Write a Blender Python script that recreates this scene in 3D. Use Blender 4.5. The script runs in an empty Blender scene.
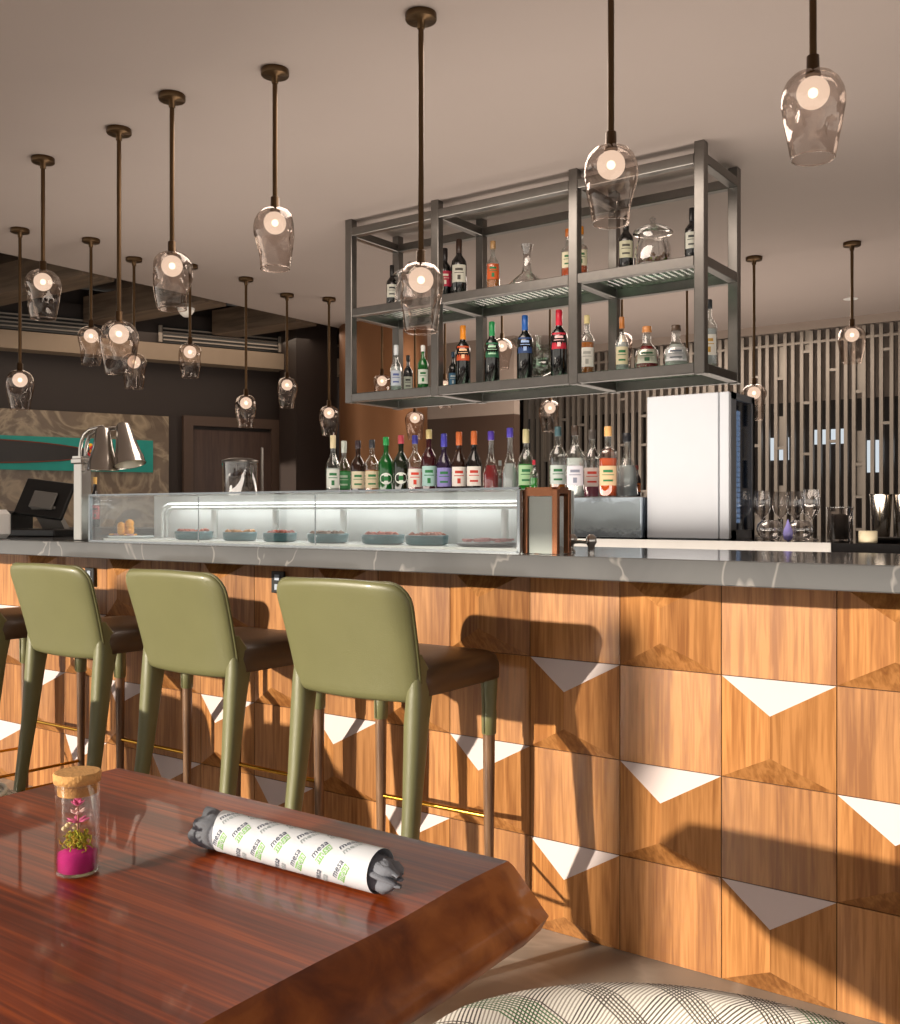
import bpy, math, random
from mathutils import Vector, Matrix, noise
PI = math.pi
S = bpy.context.scene
COL = S.collection

# ------------------------------------------------------------------ camera, world, sun, exposure
CAMH = 1.23
CY, SY = 0.8137, 0.5813          # cos / sin of the camera's yaw
cam_d = bpy.data.cameras.new('camera')
cam = bpy.data.objects.new('camera', cam_d); COL.objects.link(cam)
cam.location = (0, 0, CAMH)
cam.rotation_euler = (PI/2, 0, math.atan2(SY, CY))
cam_d.lens = 36*1000/1024
cam_d.sensor_width = 36
cam_d.clip_start = 0.05
S.camera = cam

S.view_settings.view_transform = 'Standard'
S.view_settings.look = 'None'
S.view_settings.gamma = 1
S.view_settings.use_curve_mapping = False
S.view_settings.exposure = 0.0

world = bpy.data.worlds.new('world'); S.world = world
world.use_nodes = True
wn = world.node_tree; wn.nodes.clear()
wo = wn.nodes.new('ShaderNodeOutputWorld'); wb = wn.nodes.new('ShaderNodeBackground')
wtc = wn.nodes.new('ShaderNodeTexCoord'); wsep = wn.nodes.new('ShaderNodeSeparateXYZ')
wr = wn.nodes.new('ShaderNodeValToRGB')
wn.links.new(wtc.outputs['Generated'], wsep.inputs[0]); wn.links.new(wsep.outputs[2], wr.inputs[0])
wr.color_ramp.elements[0].position = 0.0; wr.color_ramp.elements[0].color = (1.0, 0.94, 0.84, 1)
wr.color_ramp.elements[1].position = 0.03; wr.color_ramp.elements[1].color = (1.0, 0.90, 0.80, 1)
e = wr.color_ramp.elements.new(0.5); e.color = (0.60, 0.72, 0.95, 1)
wn.links.new(wr.outputs[0], wb.inputs[0]); wb.inputs[1].default_value = 1.25
wn.links.new(wb.outputs[0], wo.inputs[0])

SUNDIR = Vector((0.45, 1.0, -0.25)).normalized()
sd = bpy.data.lights.new('sun', 'SUN'); sd.energy = 6.9; sd.angle = math.radians(0.9); sd.color = (1.0, 0.89, 0.75)
sun = bpy.data.objects.new('sun', sd); COL.objects.link(sun)
sun.rotation_euler = SUNDIR.to_track_quat('-Z', 'Y').to_euler(); sun.location = (-6, -8, 6)

def area_light(name, loc, energy, color, size, rot=(0, 0, 0), sy=None):
    l = bpy.data.lights.new(name, 'AREA'); l.energy = energy; l.color = color; l.size = size
    if sy: l.shape = 'RECTANGLE'; l.size_y = sy
    o = bpy.data.objects.new(name, l); COL.objects.link(o); o.location = loc; o.rotation_euler = rot
    return o
area_light('bar_fill', (-2.6, 3.4, 2.86), 30, (1.0, 0.86, 0.74), 1.6, sy=1.2)  # added fill over the bar, no fitting there
area_light('back_fill', (-3.4, 7.4, 2.86), 60, (1.0, 0.86, 0.74), 2.4, sy=1.6)  # added fill for the far room, source unseen
area_light('left_fill', (-6.9, 5.4, 2.86), 22, (1.0, 0.80, 0.62), 1.4, sy=3.0)  # added fill for the left recess, source unseen
area_light('back_bar_upfill', (-2.6, 3.5, 1.0), 68, (1.0, 0.89, 0.78), 5.0, rot=(PI, 0, 0), sy=0.7)  # hidden upward fill, added to brighten the ceiling
area_light('back_room_upfill', (-3.4, 7.2, 0.9), 66, (1.0, 0.88, 0.77), 5.0, rot=(PI, 0, 0), sy=1.6)  # second hidden upward fill, added for the ceiling farther back

# ------------------------------------------------------------------ pixel -> place helpers (used once, to read real positions off the photograph)
def xat(px, y):
    r = (px-450)/1000.0
    return (r*CY*y - SY*y)/(CY + SY*r)
def depth(x, y): return CY*y - SY*x
def zat(px, py, y):
    x = xat(px, y); return CAMH + (511-py)/1000.0*depth(x, y)

# ------------------------------------------------------------------ materials
def lin(c):
    if isinstance(c, str):
        c = [int(c[i:i+2], 16)/255 for i in (0, 2, 4)]
    return tuple((v/12.92 if v <= 0.04045 else ((v+0.055)/1.055)**2.4) for v in c) + (1,)
MATS = {}
def newmat(name):
    m = bpy.data.materials.new(name); m.use_nodes = True
    return m, m.node_tree, m.node_tree.nodes['Principled BSDF']
def mat(name, color, rough=0.5, metal=0.0, coat=0.0, spec=0.5, var=0.06, vscale=12.0, bump=0.0, bscale=200.0, emit=None, es=0.0, alpha=None):
    """plain surface with a little procedural unevenness"""
    if name in MATS: return MATS[name]
    m, nt, b = newmat(name); c = lin(color)
    tc = nt.nodes.new('ShaderNodeTexCoord'); nz = nt.nodes.new('ShaderNodeTexNoise')
    nz.inputs['Scale'].default_value = vscale; nz.inputs['Detail'].default_value = 3
    nt.links.new(tc.outputs['Object'], nz.inputs['Vector'])
    mx = nt.nodes.new('ShaderNodeMix'); mx.data_type = 'RGBA'
    mx.inputs[6].default_value = tuple(max(0, v*(1-var)) for v in c[:3])+(1,)
    mx.inputs[7].default_value = tuple(min(1, v*(1+var)) for v in c[:3])+(1,)
    nt.links.new(nz.outputs[0], mx.inputs[0]); nt.links.new(mx.outputs[2], b.inputs['Base Color'])
    b.inputs['Roughness'].default_value = rough; b.inputs['Metallic'].default_value = metal
    b.inputs['Coat Weight'].default_value = coat; b.inputs['Coat Roughness'].default_value = 0.08
    b.inputs['Specular IOR Level'].default_value = spec
    if bump:
        n2 = nt.nodes.new('ShaderNodeTexNoise'); n2.inputs['Scale'].default_value = bscale
        nt.links.new(tc.outputs['Object'], n2.inputs['Vector'])
        bp = nt.nodes.new('ShaderNodeBump'); bp.inputs['Strength'].default_value = bump; bp.inputs['Distance'].default_value = 0.002
        nt.links.new(n2.outputs[0], bp.inputs['Height']); nt.links.new(bp.outputs[0], b.inputs['Normal'])
    if emit:
        b.inputs['Emission Color'].default_value = lin(emit); b.inputs['Emission Strength'].default_value = es
    MATS[name] = m
    return m
def glass(name, tint='ffffff', base=0.05, edge=0.75, power=3.0, rough=0.02, ribs=0.0, bumpy=0.0, gloss='ffffff'):
    if name in MATS: return MATS[name]
    m = bpy.data.materials.new(name); m.use_nodes = True; nt = m.node_tree; nt.nodes.clear()
    out = nt.nodes.new('ShaderNodeOutputMaterial'); mx = nt.nodes.new('ShaderNodeMixShader')
    tr = nt.nodes.new('ShaderNodeBsdfTransparent'); tr.inputs[0].default_value = lin(tint)
    gl = nt.nodes.new('ShaderNodeBsdfGlossy'); gl.inputs['Roughness'].default_value = rough; gl.inputs[0].default_value = lin(gloss)
    lw = nt.nodes.new('ShaderNodeLayerWeight'); lw.inputs[0].default_value = 0.5
    pw = nt.nodes.new('ShaderNodeMath'); pw.operation = 'POWER'; pw.inputs[1].default_value = power
    ma = nt.nodes.new('ShaderNodeMath'); ma.operation = 'MULTIPLY_ADD'; ma.inputs[1].default_value = edge; ma.inputs[2].default_value = base
    nt.links.new(lw.outputs['Facing'], pw.inputs[0]); nt.links.new(pw.outputs[0], ma.inputs[0]); nt.links.new(ma.outputs[0], mx.inputs[0])
    nt.links.new(tr.outputs[0], mx.inputs[1]); nt.links.new(gl.outputs[0], mx.inputs[2]); nt.links.new(mx.outputs[0], out.inputs[0])
    if ribs or bumpy:
        tc = nt.nodes.new('ShaderNodeTexCoord'); bp = nt.nodes.new('ShaderNodeBump')
        if ribs:
            w = nt.nodes.new('ShaderNodeTexWave'); w.inputs['Scale'].default_value = ribs; w.inputs['Distortion'].default_value = 0.3
        else:
            w = nt.nodes.new('ShaderNodeTexNoise'); w.inputs['Scale'].default_value = bumpy
        nt.links.new(tc.outputs['Object'], w.inputs['Vector']); nt.links.new(w.outputs[1 if ribs else 0], bp.inputs['Height'])
        bp.inputs['Strength'].default_value = 0.6; bp.inputs['Distance'].default_value = 0.01
        nt.links.new(bp.outputs[0], gl.inputs['Normal']); nt.links.new(bp.outputs[0], lw.inputs['Normal'])
    MATS[name] = m
    return m
def wood(name, c1, c2, sc=(60, 60, 3), rough=0.4, coat=0.15, tile=False, warp=1.5, c3=None, coatr=0.12, spec=0.4, bump=0.15):
    if name in MATS: return MATS[name]
    m, nt, b = newmat(name); N = nt.nodes; L = nt.links
    tc = N.new('ShaderNodeTexCoord'); vec = tc.outputs['Object']
    if tile:
        at = N.new('ShaderNodeAttribute'); at.attribute_name = 'tile'
        sc_ = N.new('ShaderNodeVectorMath'); sc_.operation = 'SCALE'; sc_.inputs['Scale'].default_value = 7.0
        L.new(at.outputs['Color'], sc_.inputs[0])
        ad = N.new('ShaderNodeVectorMath'); L.new(vec, ad.inputs[0]); L.new(sc_.outputs[0], ad.inputs[1]); vec = ad.outputs[0]
    mp = N.new('ShaderNodeMapping'); mp.inputs['Scale'].default_value = sc; L.new(vec, mp.inputs[0])
    n1 = N.new('ShaderNodeTexNoise'); n1.inputs['Scale'].default_value = 1.0; n1.inputs['Detail'].default_value = 6; n1.inputs['Distortion'].default_value = 0.5
    L.new(mp.outputs[0], n1.inputs['Vector'])
    mp2 = N.new('ShaderNodeMapping'); mp2.inputs['Scale'].default_value = tuple(s*0.12 for s in sc); L.new(vec, mp2.inputs[0])
    n2 = N.new('ShaderNodeTexNoise'); n2.inputs['Scale'].default_value = 1.0; n2.inputs['Detail'].default_value = 2; L.new(mp2.outputs[0], n2.inputs['Vector'])
    ml = N.new('ShaderNodeMath'); ml.operation = 'MULTIPLY'; ml.inputs[1].default_value = 22*warp; L.new(n2.outputs[0], ml.inputs[0])
    fr = N.new('ShaderNodeMath'); fr.operation = 'SINE'; L.new(ml.outputs[0], fr.inputs[0])
    mad = N.new('ShaderNodeMath'); mad.operation = 'MULTIPLY_ADD'; mad.inputs[1].default_value = 0.11; L.new(fr.outputs[0], mad.inputs[0]); L.new(n1.outputs[0], mad.inputs[2])
    cr = N.new('ShaderNodeValToRGB'); cr.color_ramp.elements[0].position = 0.32; cr.color_ramp.elements[1].position = 0.68
    cr.color_ramp.elements[0].color = lin(c1); cr.color_ramp.elements[1].color = lin(c2)
    if c3: e = cr.color_ramp.elements.new(0.5); e.color = lin(c3)
    L.new(mad.outputs[0], cr.inputs[0]); col = cr.outputs[0]
    if tile:
        hs = N.new('ShaderNodeHueSaturation'); sp = N.new('ShaderNodeSeparateColor'); L.new(at.outputs['Color'], sp.inputs[0])
        mr = N.new('ShaderNodeMapRange'); mr.inputs[3].default_value = 0.86; mr.inputs[4].default_value = 1.12; L.new(sp.outputs[1], mr.inputs[0])
        L.new(mr.outputs[0], hs.inputs['Value']); L.new(col, hs.inputs['Color']); col = hs.outputs[0]
    L.new(col, b.inputs['Base Color']); b.inputs['Roughness'].default_value = rough
    b.inputs['Coat Weight'].default_value = coat; b.inputs['Coat Roughness'].default_value = coatr; b.inputs['Specular IOR Level'].default_value = spec
    bp = N.new('ShaderNodeBump'); bp.inputs['Strength'].default_value = bump; bp.inputs['Distance'].default_value = 0.001
    L.new(n1.outputs[0], bp.inputs['Height']); L.new(bp.outputs[0], b.inputs['Normal'])
    MATS[name] = m
    return m
def marble(name, c1, c2, vein, scale=2.0, rough=0.15, coat=0.0, vw=0.03, spec=0.5, swirl=4.0):
    if name in MATS: return MATS[name]
    m, nt, b = newmat(name); N = nt.nodes; L = nt.links
    tc = N.new('ShaderNodeTexCoord'); n1 = N.new('ShaderNodeTexNoise'); n1.inputs['Scale'].default_value = scale*1.6; n1.inputs['Detail'].default_value = 7; n1.inputs['Distortion'].default_value = 1.2
    L.new(tc.outputs['Object'], n1.inputs['Vector'])
    mx = N.new('ShaderNodeMix'); mx.data_type = 'RGBA'; mx.inputs[6].default_value = lin(c1); mx.inputs[7].default_value = lin(c2); L.new(n1.outputs[0], mx.inputs[0])
    n2 = N.new('ShaderNodeTexNoise'); n2.inputs['Scale'].default_value = scale; n2.inputs['Detail'].default_value = 4; n2.inputs['Distortion'].default_value = swirl*0.4
    L.new(tc.outputs['Object'], n2.inputs['Vector'])
    su = N.new('ShaderNodeMath'); su.operation = 'SUBTRACT'; su.inputs[1].default_value = 0.5; L.new(n2.outputs[0], su.inputs[0])
    ab = N.new('ShaderNodeMath'); ab.operation = 'ABSOLUTE'; L.new(su.outputs[0], ab.inputs[0])
    mr = N.new('ShaderNodeMapRange'); mr.inputs[1].default_value = 0; mr.inputs[2].default_value = vw; mr.inputs[3].default_value = 0.7; mr.inputs[4].default_value = 0; L.new(ab.outputs[0], mr.inputs[0])
    m2 = N.new('ShaderNodeMix'); m2.data_type = 'RGBA'; m2.inputs[7].default_value = lin(vein); L.new(mr.outputs[0], m2.inputs[0]); L.new(mx.outputs[2], m2.inputs[6])
    L.new(m2.outputs[2], b.inputs['Base Color']); b.inputs['Roughness'].default_value = rough; b.inputs['Coat Weight'].default_value = coat; b.inputs['Specular IOR Level'].default_value = spec
    MATS[name] = m
    return m
def emis(name, color, strength):
    if name in MATS: return MATS[name]
    m = bpy.data.materials.new(name); m.use_nodes = True; nt = m.node_tree; nt.nodes.clear()
    o = nt.nodes.new('ShaderNodeOutputMaterial'); em = nt.nodes.new('ShaderNodeEmission'); em.inputs[0].default_value = lin(color); em.inputs[1].default_value = strength
    nt.links.new(em.outputs[0], o.inputs[0]); MATS[name] = m
    return m

OAK = wood('oak panel', '86552b', 'b07a46', sc=(95, 60, 5.0), rough=0.42, coat=0.1, tile=True, c3='9b6838', warp=0.8, spec=0.35)
SHEEN = mat('painted gloss facet', 'd8cac6', rough=0.35, coat=0.2, var=0.03)  # bright gloss reflection on upward oak facets, painted as base colour
JOINT = mat('dark joint backing', '4a2f1a', rough=0.8)
SLAB = marble('grey marble slab', '4f4f50', '666564', '918d89', scale=2.2, rough=0.10, vw=0.010, swirl=2.0)
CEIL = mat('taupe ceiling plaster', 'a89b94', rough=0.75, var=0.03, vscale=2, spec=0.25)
DARKC = wood('dark beam stain', '54463a', '6e5c4c', sc=(3, 40, 40), rough=0.5, coat=0.1)
FLOOR = marble('grey screed floor', '8d8478', 'a79d92', 'b9b0a5', scale=1.2, rough=0.45, vw=0.05)
DWALL = mat('dark brown wall panel', '281d18', rough=0.55, var=0.1)
BWALL = mat('brown wall panel', '4a392f', rough=0.5, var=0.1, vscale=5)
GWALL = mat('greige bulkhead', '9a8b80', rough=0.7, var=0.04)
STEEL = mat('brushed steel tube', '7d7a76', rough=0.32, metal=0.95, var=0.12, vscale=25)
CHROME = mat('satin chrome', 'c2beb8', rough=0.18, metal=1.0, var=0.03)
BRONZE = mat('aged bronze', '58442f', rough=0.38, metal=0.9, var=0.15)
BRONZEC = mat('bronze cladding', '80583a', rough=0.42, metal=0.7, var=0.2, vscale=1.5)
BRASS = mat('polished brass', 'd9a441', rough=0.2, metal=1.0)
COPPER = mat('copper frame', '8f5f45', rough=0.25, metal=1.0, var=0.15)
SEATL = mat('brown seat leather', '4f3c2a', rough=0.4, var=0.1, vscale=6, bump=0.2, bscale=350)
LEATHER = mat('olive leather', '6a6945', rough=0.42, coat=0.05, var=0.10, vscale=6, bump=0.25, bscale=350)
LEGWOOD = wood('brown stool leg wood', '5d4330', '86664a', sc=(80, 80, 6), rough=0.45)
BLACK = mat('black plastic', '141414', rough=0.35)
WHITE = mat('white plastic', 'e6e4e0', rough=0.3)
GLASS = glass('clear glass', 'fbfbfa')
PGLASS = glass('blown glass', 'f1eae6', base=0.05, edge=0.9, power=2.0, bumpy=16.0, gloss='ddd6d0')
CASEG = glass('case glass', 'fafbfb', base=0.04, edge=0.4)
SHELFG = glass('green ribbed shelf glass', 'a9c4b4', base=0.16, edge=0.4, ribs=9.0, rough=0.15)

# ------------------------------------------------------------------ mesh builder
class MB:
    def __init__(s): s.v = []; s.f = []; s.m = []; s.sm = []; s.mats = []; s.tile = []
    def mi(s, m):
        if m not in s.mats: s.mats.append(m)
        return s.mats.index(m)
    def add(s, vs, fs, m, smooth=False, tile=(0, 0, 0)):
        o = len(s.v); s.v += [tuple(v) for v in vs]; k = s.mi(m)
        for f in fs: s.f.append(tuple(i+o for i in f)); s.m.append(k); s.sm.append(smooth); s.tile.append(tile)
        return s
    def box(s, c, d, m, rz=0.0, M=None, bev=0.0):
        hx, hy, hz = d[0]/2, d[1]/2, d[2]/2
        if bev > 0:
            b = min(bev, hx*0.9, hy*0.9, hz*0.9); vs = []; idx = {}
            for sx in (-1, 1):
                for sy in (-1, 1):
                    for sz in (-1, 1):
                        for a in range(3):
                            p = [sx*(hx-b), sy*(hy-b), sz*(hz-b)]; p[a] = (sx*hx, sy*hy, sz*hz)[a]
                            idx[(sx, sy, sz, a)] = len(vs); vs.append(p)
            fs = []
            for a in range(3):
                o1, o2 = [(1, 2), (2, 0), (0, 1)][a]
                for sg in (-1, 1):
                    q = []
                    for (u, w) in ((-1, -1), (1, -1), (1, 1), (-1, 1)):
                        k = [0, 0, 0]; k[a] = sg; k[o1] = u; k[o2] = w; q.append(idx[(*k, a)])
                    fs.append(q if sg > 0 else q[::-1])
            for a in range(3):      # edges along axis a
                o1, o2 = [(1, 2), (2, 0), (0, 1)][a]
                for u in (-1, 1):
                    for w in (-1, 1):
                        k0 = [0, 0, 0]; k0[a] = -1; k0[o1] = u; k0[o2] = w; k1 = list(k0); k1[a] = 1
                        q = [idx[(*k0, o1)], idx[(*k1, o1)], idx[(*k1, o2)], idx[(*k0, o2)]]
                        fs.append(q if u*w < 0 else q[::-1])
            for sx in (-1, 1):
                for sy in (-1, 1):
                    for sz in (-1, 1):
                        q = [idx[(sx, sy, sz, a)] for a in range(3)]
                        fs.append(q if sx*sy*sz > 0 else q[::-1])
        else:
            vs = [(x, y, z) for z in (-hz, hz) for (x, y) in ((-hx, -hy), (hx, -hy), (hx, hy), (-hx, hy))]
            fs = [(3, 2, 1, 0), (4, 5, 6, 7), (0, 1, 5, 4), (1, 2, 6, 5), (2, 3, 7, 6), (3, 0, 4, 7)]
        R = Matrix.Translation(c) @ (M.to_4x4() if M else Matrix.Rotation(rz, 4, 'Z'))
        return s.add([R @ Vector(v) for v in vs], fs, m)
    def rings(s, rs, m, cap0=True, cap1=True, smooth=True, closed=False):
        n = len(rs[0]); vs = [p for r in rs for p in r]; fs = []
        for i in range(len(rs)-(0 if closed else 1)):
            j = (i+1) % len(rs)
            for k in range(n):
                k2 = (k+1) % n
                fs.append((i*n+k, i*n+k2, j*n+k2, j*n+k))
        s.add(vs, fs, m, smooth)
        if not closed:
            if cap0: s.add(rs[0], [tuple(range(n))[::-1]], m)
            if cap1: s.add(rs[-1], [tuple(range(n))], m)
        return s
    def lathe(s, prof, m, c=(0, 0, 0), n=20, M=None, cap0=True, cap1=True, dent=None):
        R = Matrix.Translation(c) @ (M.to_4x4() if M else Matrix.Identity(4)); rs = []
        for (r, z) in prof:
            ring = []
            for k in range(n):
                a = 2*PI*k/n; rr = r*(dent(a, z) if dent else 1)
                ring.append(R @ Vector((rr*math.cos(a), rr*math.sin(a), z)))
            rs.append(ring)
        return s.rings(rs, m, cap0, cap1)
    def tube(s, pts, rad, m, n=10, closed=False, flat=1.0):
        pts = [Vector(p) for p in pts]; L = len(pts); rs = []; prev = None
        for i, p in enumerate(pts):
            if closed: t = pts[(i+1) % L]-pts[i-1]
            else: t = pts[min(i+1, L-1)]-pts[max(i-1, 0)]
            t.normalize()
            if prev is None:
                up = Vector((0, 0, 1)) if abs(t.z) < 0.9 else Vector((1, 0, 0)); u = t.cross(up).normalized()
            else: u = (prev - t*prev.dot(t)).normalized()
            prev = u; w = t.cross(u); r = rad[i] if isinstance(rad, (list, tuple)) else rad
            rs.append([p+u*r*math.cos(2*PI*k/n)+w*r*flat*math.sin(2*PI*k/n) for k in range(n)])
        return s.rings(rs, m, closed=closed)
    def build(s, name, parent=None, loc=None, bevel=0, subsurf=0, solid=0):
        me = bpy.data.meshes.new(name); me.from_pydata(s.v, [], s.f)
        for x in s.mats: me.materials.append(x)
        me.polygons.foreach_set('material_index', s.m); me.polygons.foreach_set('use_smooth', s.sm)
        if any(t != (0, 0, 0) for t in s.tile):
            ca = me.color_attributes.new('tile', 'FLOAT_COLOR', 'CORNER')
            for p, t in zip(me.polygons, s.tile):
                for li in p.loop_indices: ca.data[li].color = (*t, 1)
        me.update()
        o = bpy.data.objects.new(name, me); COL.objects.link(o)
        if parent: o.parent = parent
        if loc: o.location = loc
        if bevel:
            b = o.modifiers.new('bevel', 'BEVEL'); b.width = bevel; b.segments = 3; b.limit_method = 'ANGLE'
        if solid:
            b = o.modifiers.new('solidify', 'SOLIDIFY'); b.thickness = solid; b.offset = 0
        if subsurf:
            b = o.modifiers.new('subsurf', 'SUBSURF'); b.levels = subsurf; b.render_levels = subsurf
        return o
def tag(o, label, cat, group=None, kind=None):
    o['label'] = label; o['category'] = cat
    if group: o['group'] = group
    if kind: o['kind'] = kind
    return o
def struct(o): o['kind'] = 'structure'; return o
def thing(name, label, cat, loc=(0, 0, 0), rz=0.0, group=None):
    o = bpy.data.objects.new(name, None); COL.objects.link(o); o.location = loc; o.rotation_euler = (0, 0, rz)
    o.empty_display_size = 0.05
    return tag(o, label, cat, group)
def copy_tree(o, parent=None):
    c = o.copy(); COL.objects.link(c)
    if parent: c.parent = parent
    for ch in [q for q in SRC[o.name]]: 
        d = ch.copy(); COL.objects.link(d); d.parent = c
        for g in SRC.get(ch.name, []):
            e_ = g.copy(); COL.objects.link(e_); e_.parent = d
    return c
SRC = {}
def remember(o):
    kids = [q for q in bpy.data.objects if q.parent == o]; SRC[o.name] = kids
    for k in kids: SRC[k.name] = [q for q in bpy.data.objects if q.parent == k]

H = 2.9
# ------------------------------------------------------------------ room shell
struct(MB().box((-1.75, 2.55, -0.05), (15.5, 15.1, 0.1), FLOOR).build('floor'))
struct(MB().box((0.0, 2.75, H+0.05), (12.2, 14.5, 0.1), CEIL).build('ceiling'))
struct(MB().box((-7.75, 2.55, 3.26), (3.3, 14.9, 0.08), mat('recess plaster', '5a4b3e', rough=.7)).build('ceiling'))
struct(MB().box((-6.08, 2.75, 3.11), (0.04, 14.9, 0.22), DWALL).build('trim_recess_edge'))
# back wall: dark below, greige above, cornice
b = MB(); b.box((-2.2, 9.95, 1.15), (12.4, 0.1, 2.3), DWALL); b.box((-2.2, 9.95, 2.75), (12.4, 0.1, 0.9), GWALL)
struct(b.build('wall_back'))
struct(MB().box((-0.9, 9.0, 2.865), (9.5, 0.10, 0.07), GWALL).build('trim_cornice'))
# right wall, window wall behind the camera
struct(MB().box((6.05, 8.0, 1.6), (0.1, 4.0, 3.2), GWALL).build('wall_right'))
struct(MB().box((6.05, 0.85, 2.95), (0.1, 10.3, 0.5), GWALL).build('trim_right_header'))
wc = mat('window frame metal', '6a5a4c', rough=0.5)
b = MB()
b.box((-1.75, -4.55, 3.03), (15.5, 0.12, 0.34), wc)
struct(b.build('trim_window_header'))
for i, x in enumerate((-9.3, -6.6, -4.42, -1.6, 0.9, 3.4, 5.9)):
    struct(MB().box((x, -4.55, 1.35), (0.13, 0.1, 2.7), wc).build('window_%d' % (i+1)))
# left angled wall
A = Vector((-8.05, 4.69, 0)); D = Vector((0.395, 0.9185, 0)); Nn = Vector((0.9185, -0.395, 0))
ang = math.atan2(D.y, D.x)
def onwall(t, z, off=0.0): p = A + D*t + Nn*off; return Vector((p.x, p.y, z))
b = MB(); b.box(onwall(1.0, 1.6, -0.06), (9.0, 0.12, 3.2), DWALL, rz=ang); struct(b.build('wall_left'))
b = MB(); b.box(onwall(1.3, 2.675, 0.10), (5.6, 0.2, 0.15), mat('soffit beige', '8b7a68', rough=.7), rz=ang); struct(b.build('trim_soffit'))
b = MB(); b.box(onwall(1.3, 2.90, 0.04), (5.6, 0.08, 0.30), DWALL, rz=ang); struct(b.build('trim_soffit_upper'))
# marble feature panel
PAN = marble('brown swirled stone', '4d4036', '83725f', 'a8977e', scale=1.8, rough=0.25, vw=0.09, swirl=7)
b = MB(); b.box(onwall(0.0, 1.40, 0.015), (2.85, 0.03, 1.42), PAN, rz=ang); tag(b.build('stone_panel'), 'brown swirled stone panel on the left wall behind the teal picture', 'wall panel')
# teal picture
TEAL = mat('teal paint', '0f8f86', rough=0.5, var=0.2, vscale=9)
art = thing('painting', 'long teal picture of a dark oblong board with red and yellow flowers', 'painting', onwall(0.35, 1.60, 0.032), ang)
MB().box((0, -0.012, 0.135), (1.85, 0.024, 0.29), TEAL).build('canvas', art)
b = MB(); n = 28; out = []
for k in range(n):
    a = 2*PI*k/n; cx = math.cos(a); out.append((-0.38+0.80*cx, 0.098*math.sin(a)*(1-0.18*cx)))
b.add([(x, -0.026, 0.145+z) for x, z in out]+[(x, -0.030, 0.145+z) for x, z in out], [tuple(range(n)), tuple(range(n, 2*n))[::-1]]+[(k, (k+1) % n, n+(k+1) % n, n+k) for k in range(n)], mat('dark board', '1c1714', rough=0.35, var=0.5))
b.tube([(x, -0.028, 0.145+z) for x, z in out], 0.006, mat('rust edge', '6d2f1c'), n=6, closed=True)
b.build('board_shape', art)
fl = MB(); random.seed(5)
for k in range(22):
    cc = random.choice(['d8202a', 'f2b61c', 'e58a18', 'f6cf3a', 'c71f24'])
    fl.lathe([(0.001, 0.0), (0.018, 0.002), (0.014, 0.010), (0.001, 0.013)], mat('petal '+cc, cc), c=(0.40+random.uniform(-.05, .05), -0.022, 0.145+random.uniform(-.07, .08)), n=8, M=Matrix.Rotation(PI/2, 3, 'X'))
fl.build('flowers', art)
b = MB(); b.tube([(0.33, -0.028, 0.08), (0.30, -0.028, 0.04), (0.28, -0.028, 0.01)], [0.012, 0.012, 0.006], BLACK, n=6); b.build('leash', art)
# door in the left wall
DOORW = wood('brown door', '41302a', '4d3a31', sc=(60, 60, 4), rough=0.5)
b = MB()
b.box(onwall(2.03, 1.0, 0.02), (0.80, 0.04, 2.0), DOORW, rz=ang)
d1 = struct(b.build('door_1'))
b = MB(); fr = mat('door frame brown', '4d3b30', rough=0.5)
b.box(onwall(1.60, 1.05, 0.03), (0.09, 0.06, 2.1), fr, rz=ang); b.box(onwall(2.46, 1.05, 0.03), (0.09, 0.06, 2.1), fr, rz=ang); b.box(onwall(2.03, 2.08, 0.031), (0.95, 0.06, 0.09), fr, rz=ang)
struct(b.build('trim_door_frame'))
# dark square column + bronze round column
struct(MB().box((-6.72, 7.05, 1.6), (0.42, 0.42, 3.2), DWALL, rz=ang).build('wall_pier'))
b = MB(); b.lathe([(0.40, 0), (0.40, 0.02), (0.40, H-0.02), (0.40, H)], BRONZEC, c=(-5.78, 7.05, 0), n=48)
tag(b.build('bronze_column'), 'round bronze clad column behind the left end of the hanging rack', 'column')
# brown partition behind the bottles
q0, q1 = xat(385, 8.1), xat(517, 8.1)
b = MB(); b.box(((q0+q1)/2, 8.1, 1.08), (q1-q0, 0.1, 2.16), BWALL); b.box(((q0+q1)/2, 8.1, 2.53), (q1-q0, 0.1, 0.74), GWALL)
struct(b.build('wall_partition'))
# recess beams (run across the recess), grilles, detector
for i, y in enumerate((2.2, 3.25, 4.3, 5.35, 6.4, 7.5)):
    xl = A.x + (y-A.y)/D.y*D.x + 0.12 if y > 2.0 else -9
    b = MB(); b.box(((xl-6.12)/2, y, 2.99), (abs(-6.12-xl), 0.26, 0.22), DARKC)
    tag(b.build('ceiling_beam'), 'dark ceiling beam over the left recess, %s' % ['nearest and out to the left', 'second from the viewer', 'third from the viewer', 'fourth from the viewer, carrying the smoke detector', 'fifth, beside the round bronze column', 'farthest, deep behind the pendants'][i], 'ceiling beam', 'dark beams in the left ceiling recess')
for i, t in enumerate((0.15, 1.9)):
    g = thing('air_grille', ['slotted air grille above the teal picture', 'slotted air grille above the brown door'][i], 'air grille', onwall(t, 2.78, 0.085), ang, 'air grilles above the pale soffit')
    MB().box((0, -0.01, 0.07), (1.15, 0.02, 0.15), BLACK).build('backing', g)
    s_ = MB()
    for k in range(4): s_.box((0, -0.03, 0.02+k*0.034), (1.1, 0.02, 0.012), mat('grille grey', '8a8178', rough=0.5))
    for sx in (-1, 1): s_.box((sx*0.575, -0.03, 0.07), (0.03, 0.03, 0.15), MATS['grille grey'])
    s_.build('louvre', g)
b = MB(); b.lathe([(0.02, -0.07), (0.045, -0.05), (0.065, -0.02), (0.07, 0.0)], WHITE, c=(-6.45, 5.35, 2.88), n=20)
tag(b.build('smoke_detector'), 'small white smoke detector under a dark ceiling beam', 'smoke detector')

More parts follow.
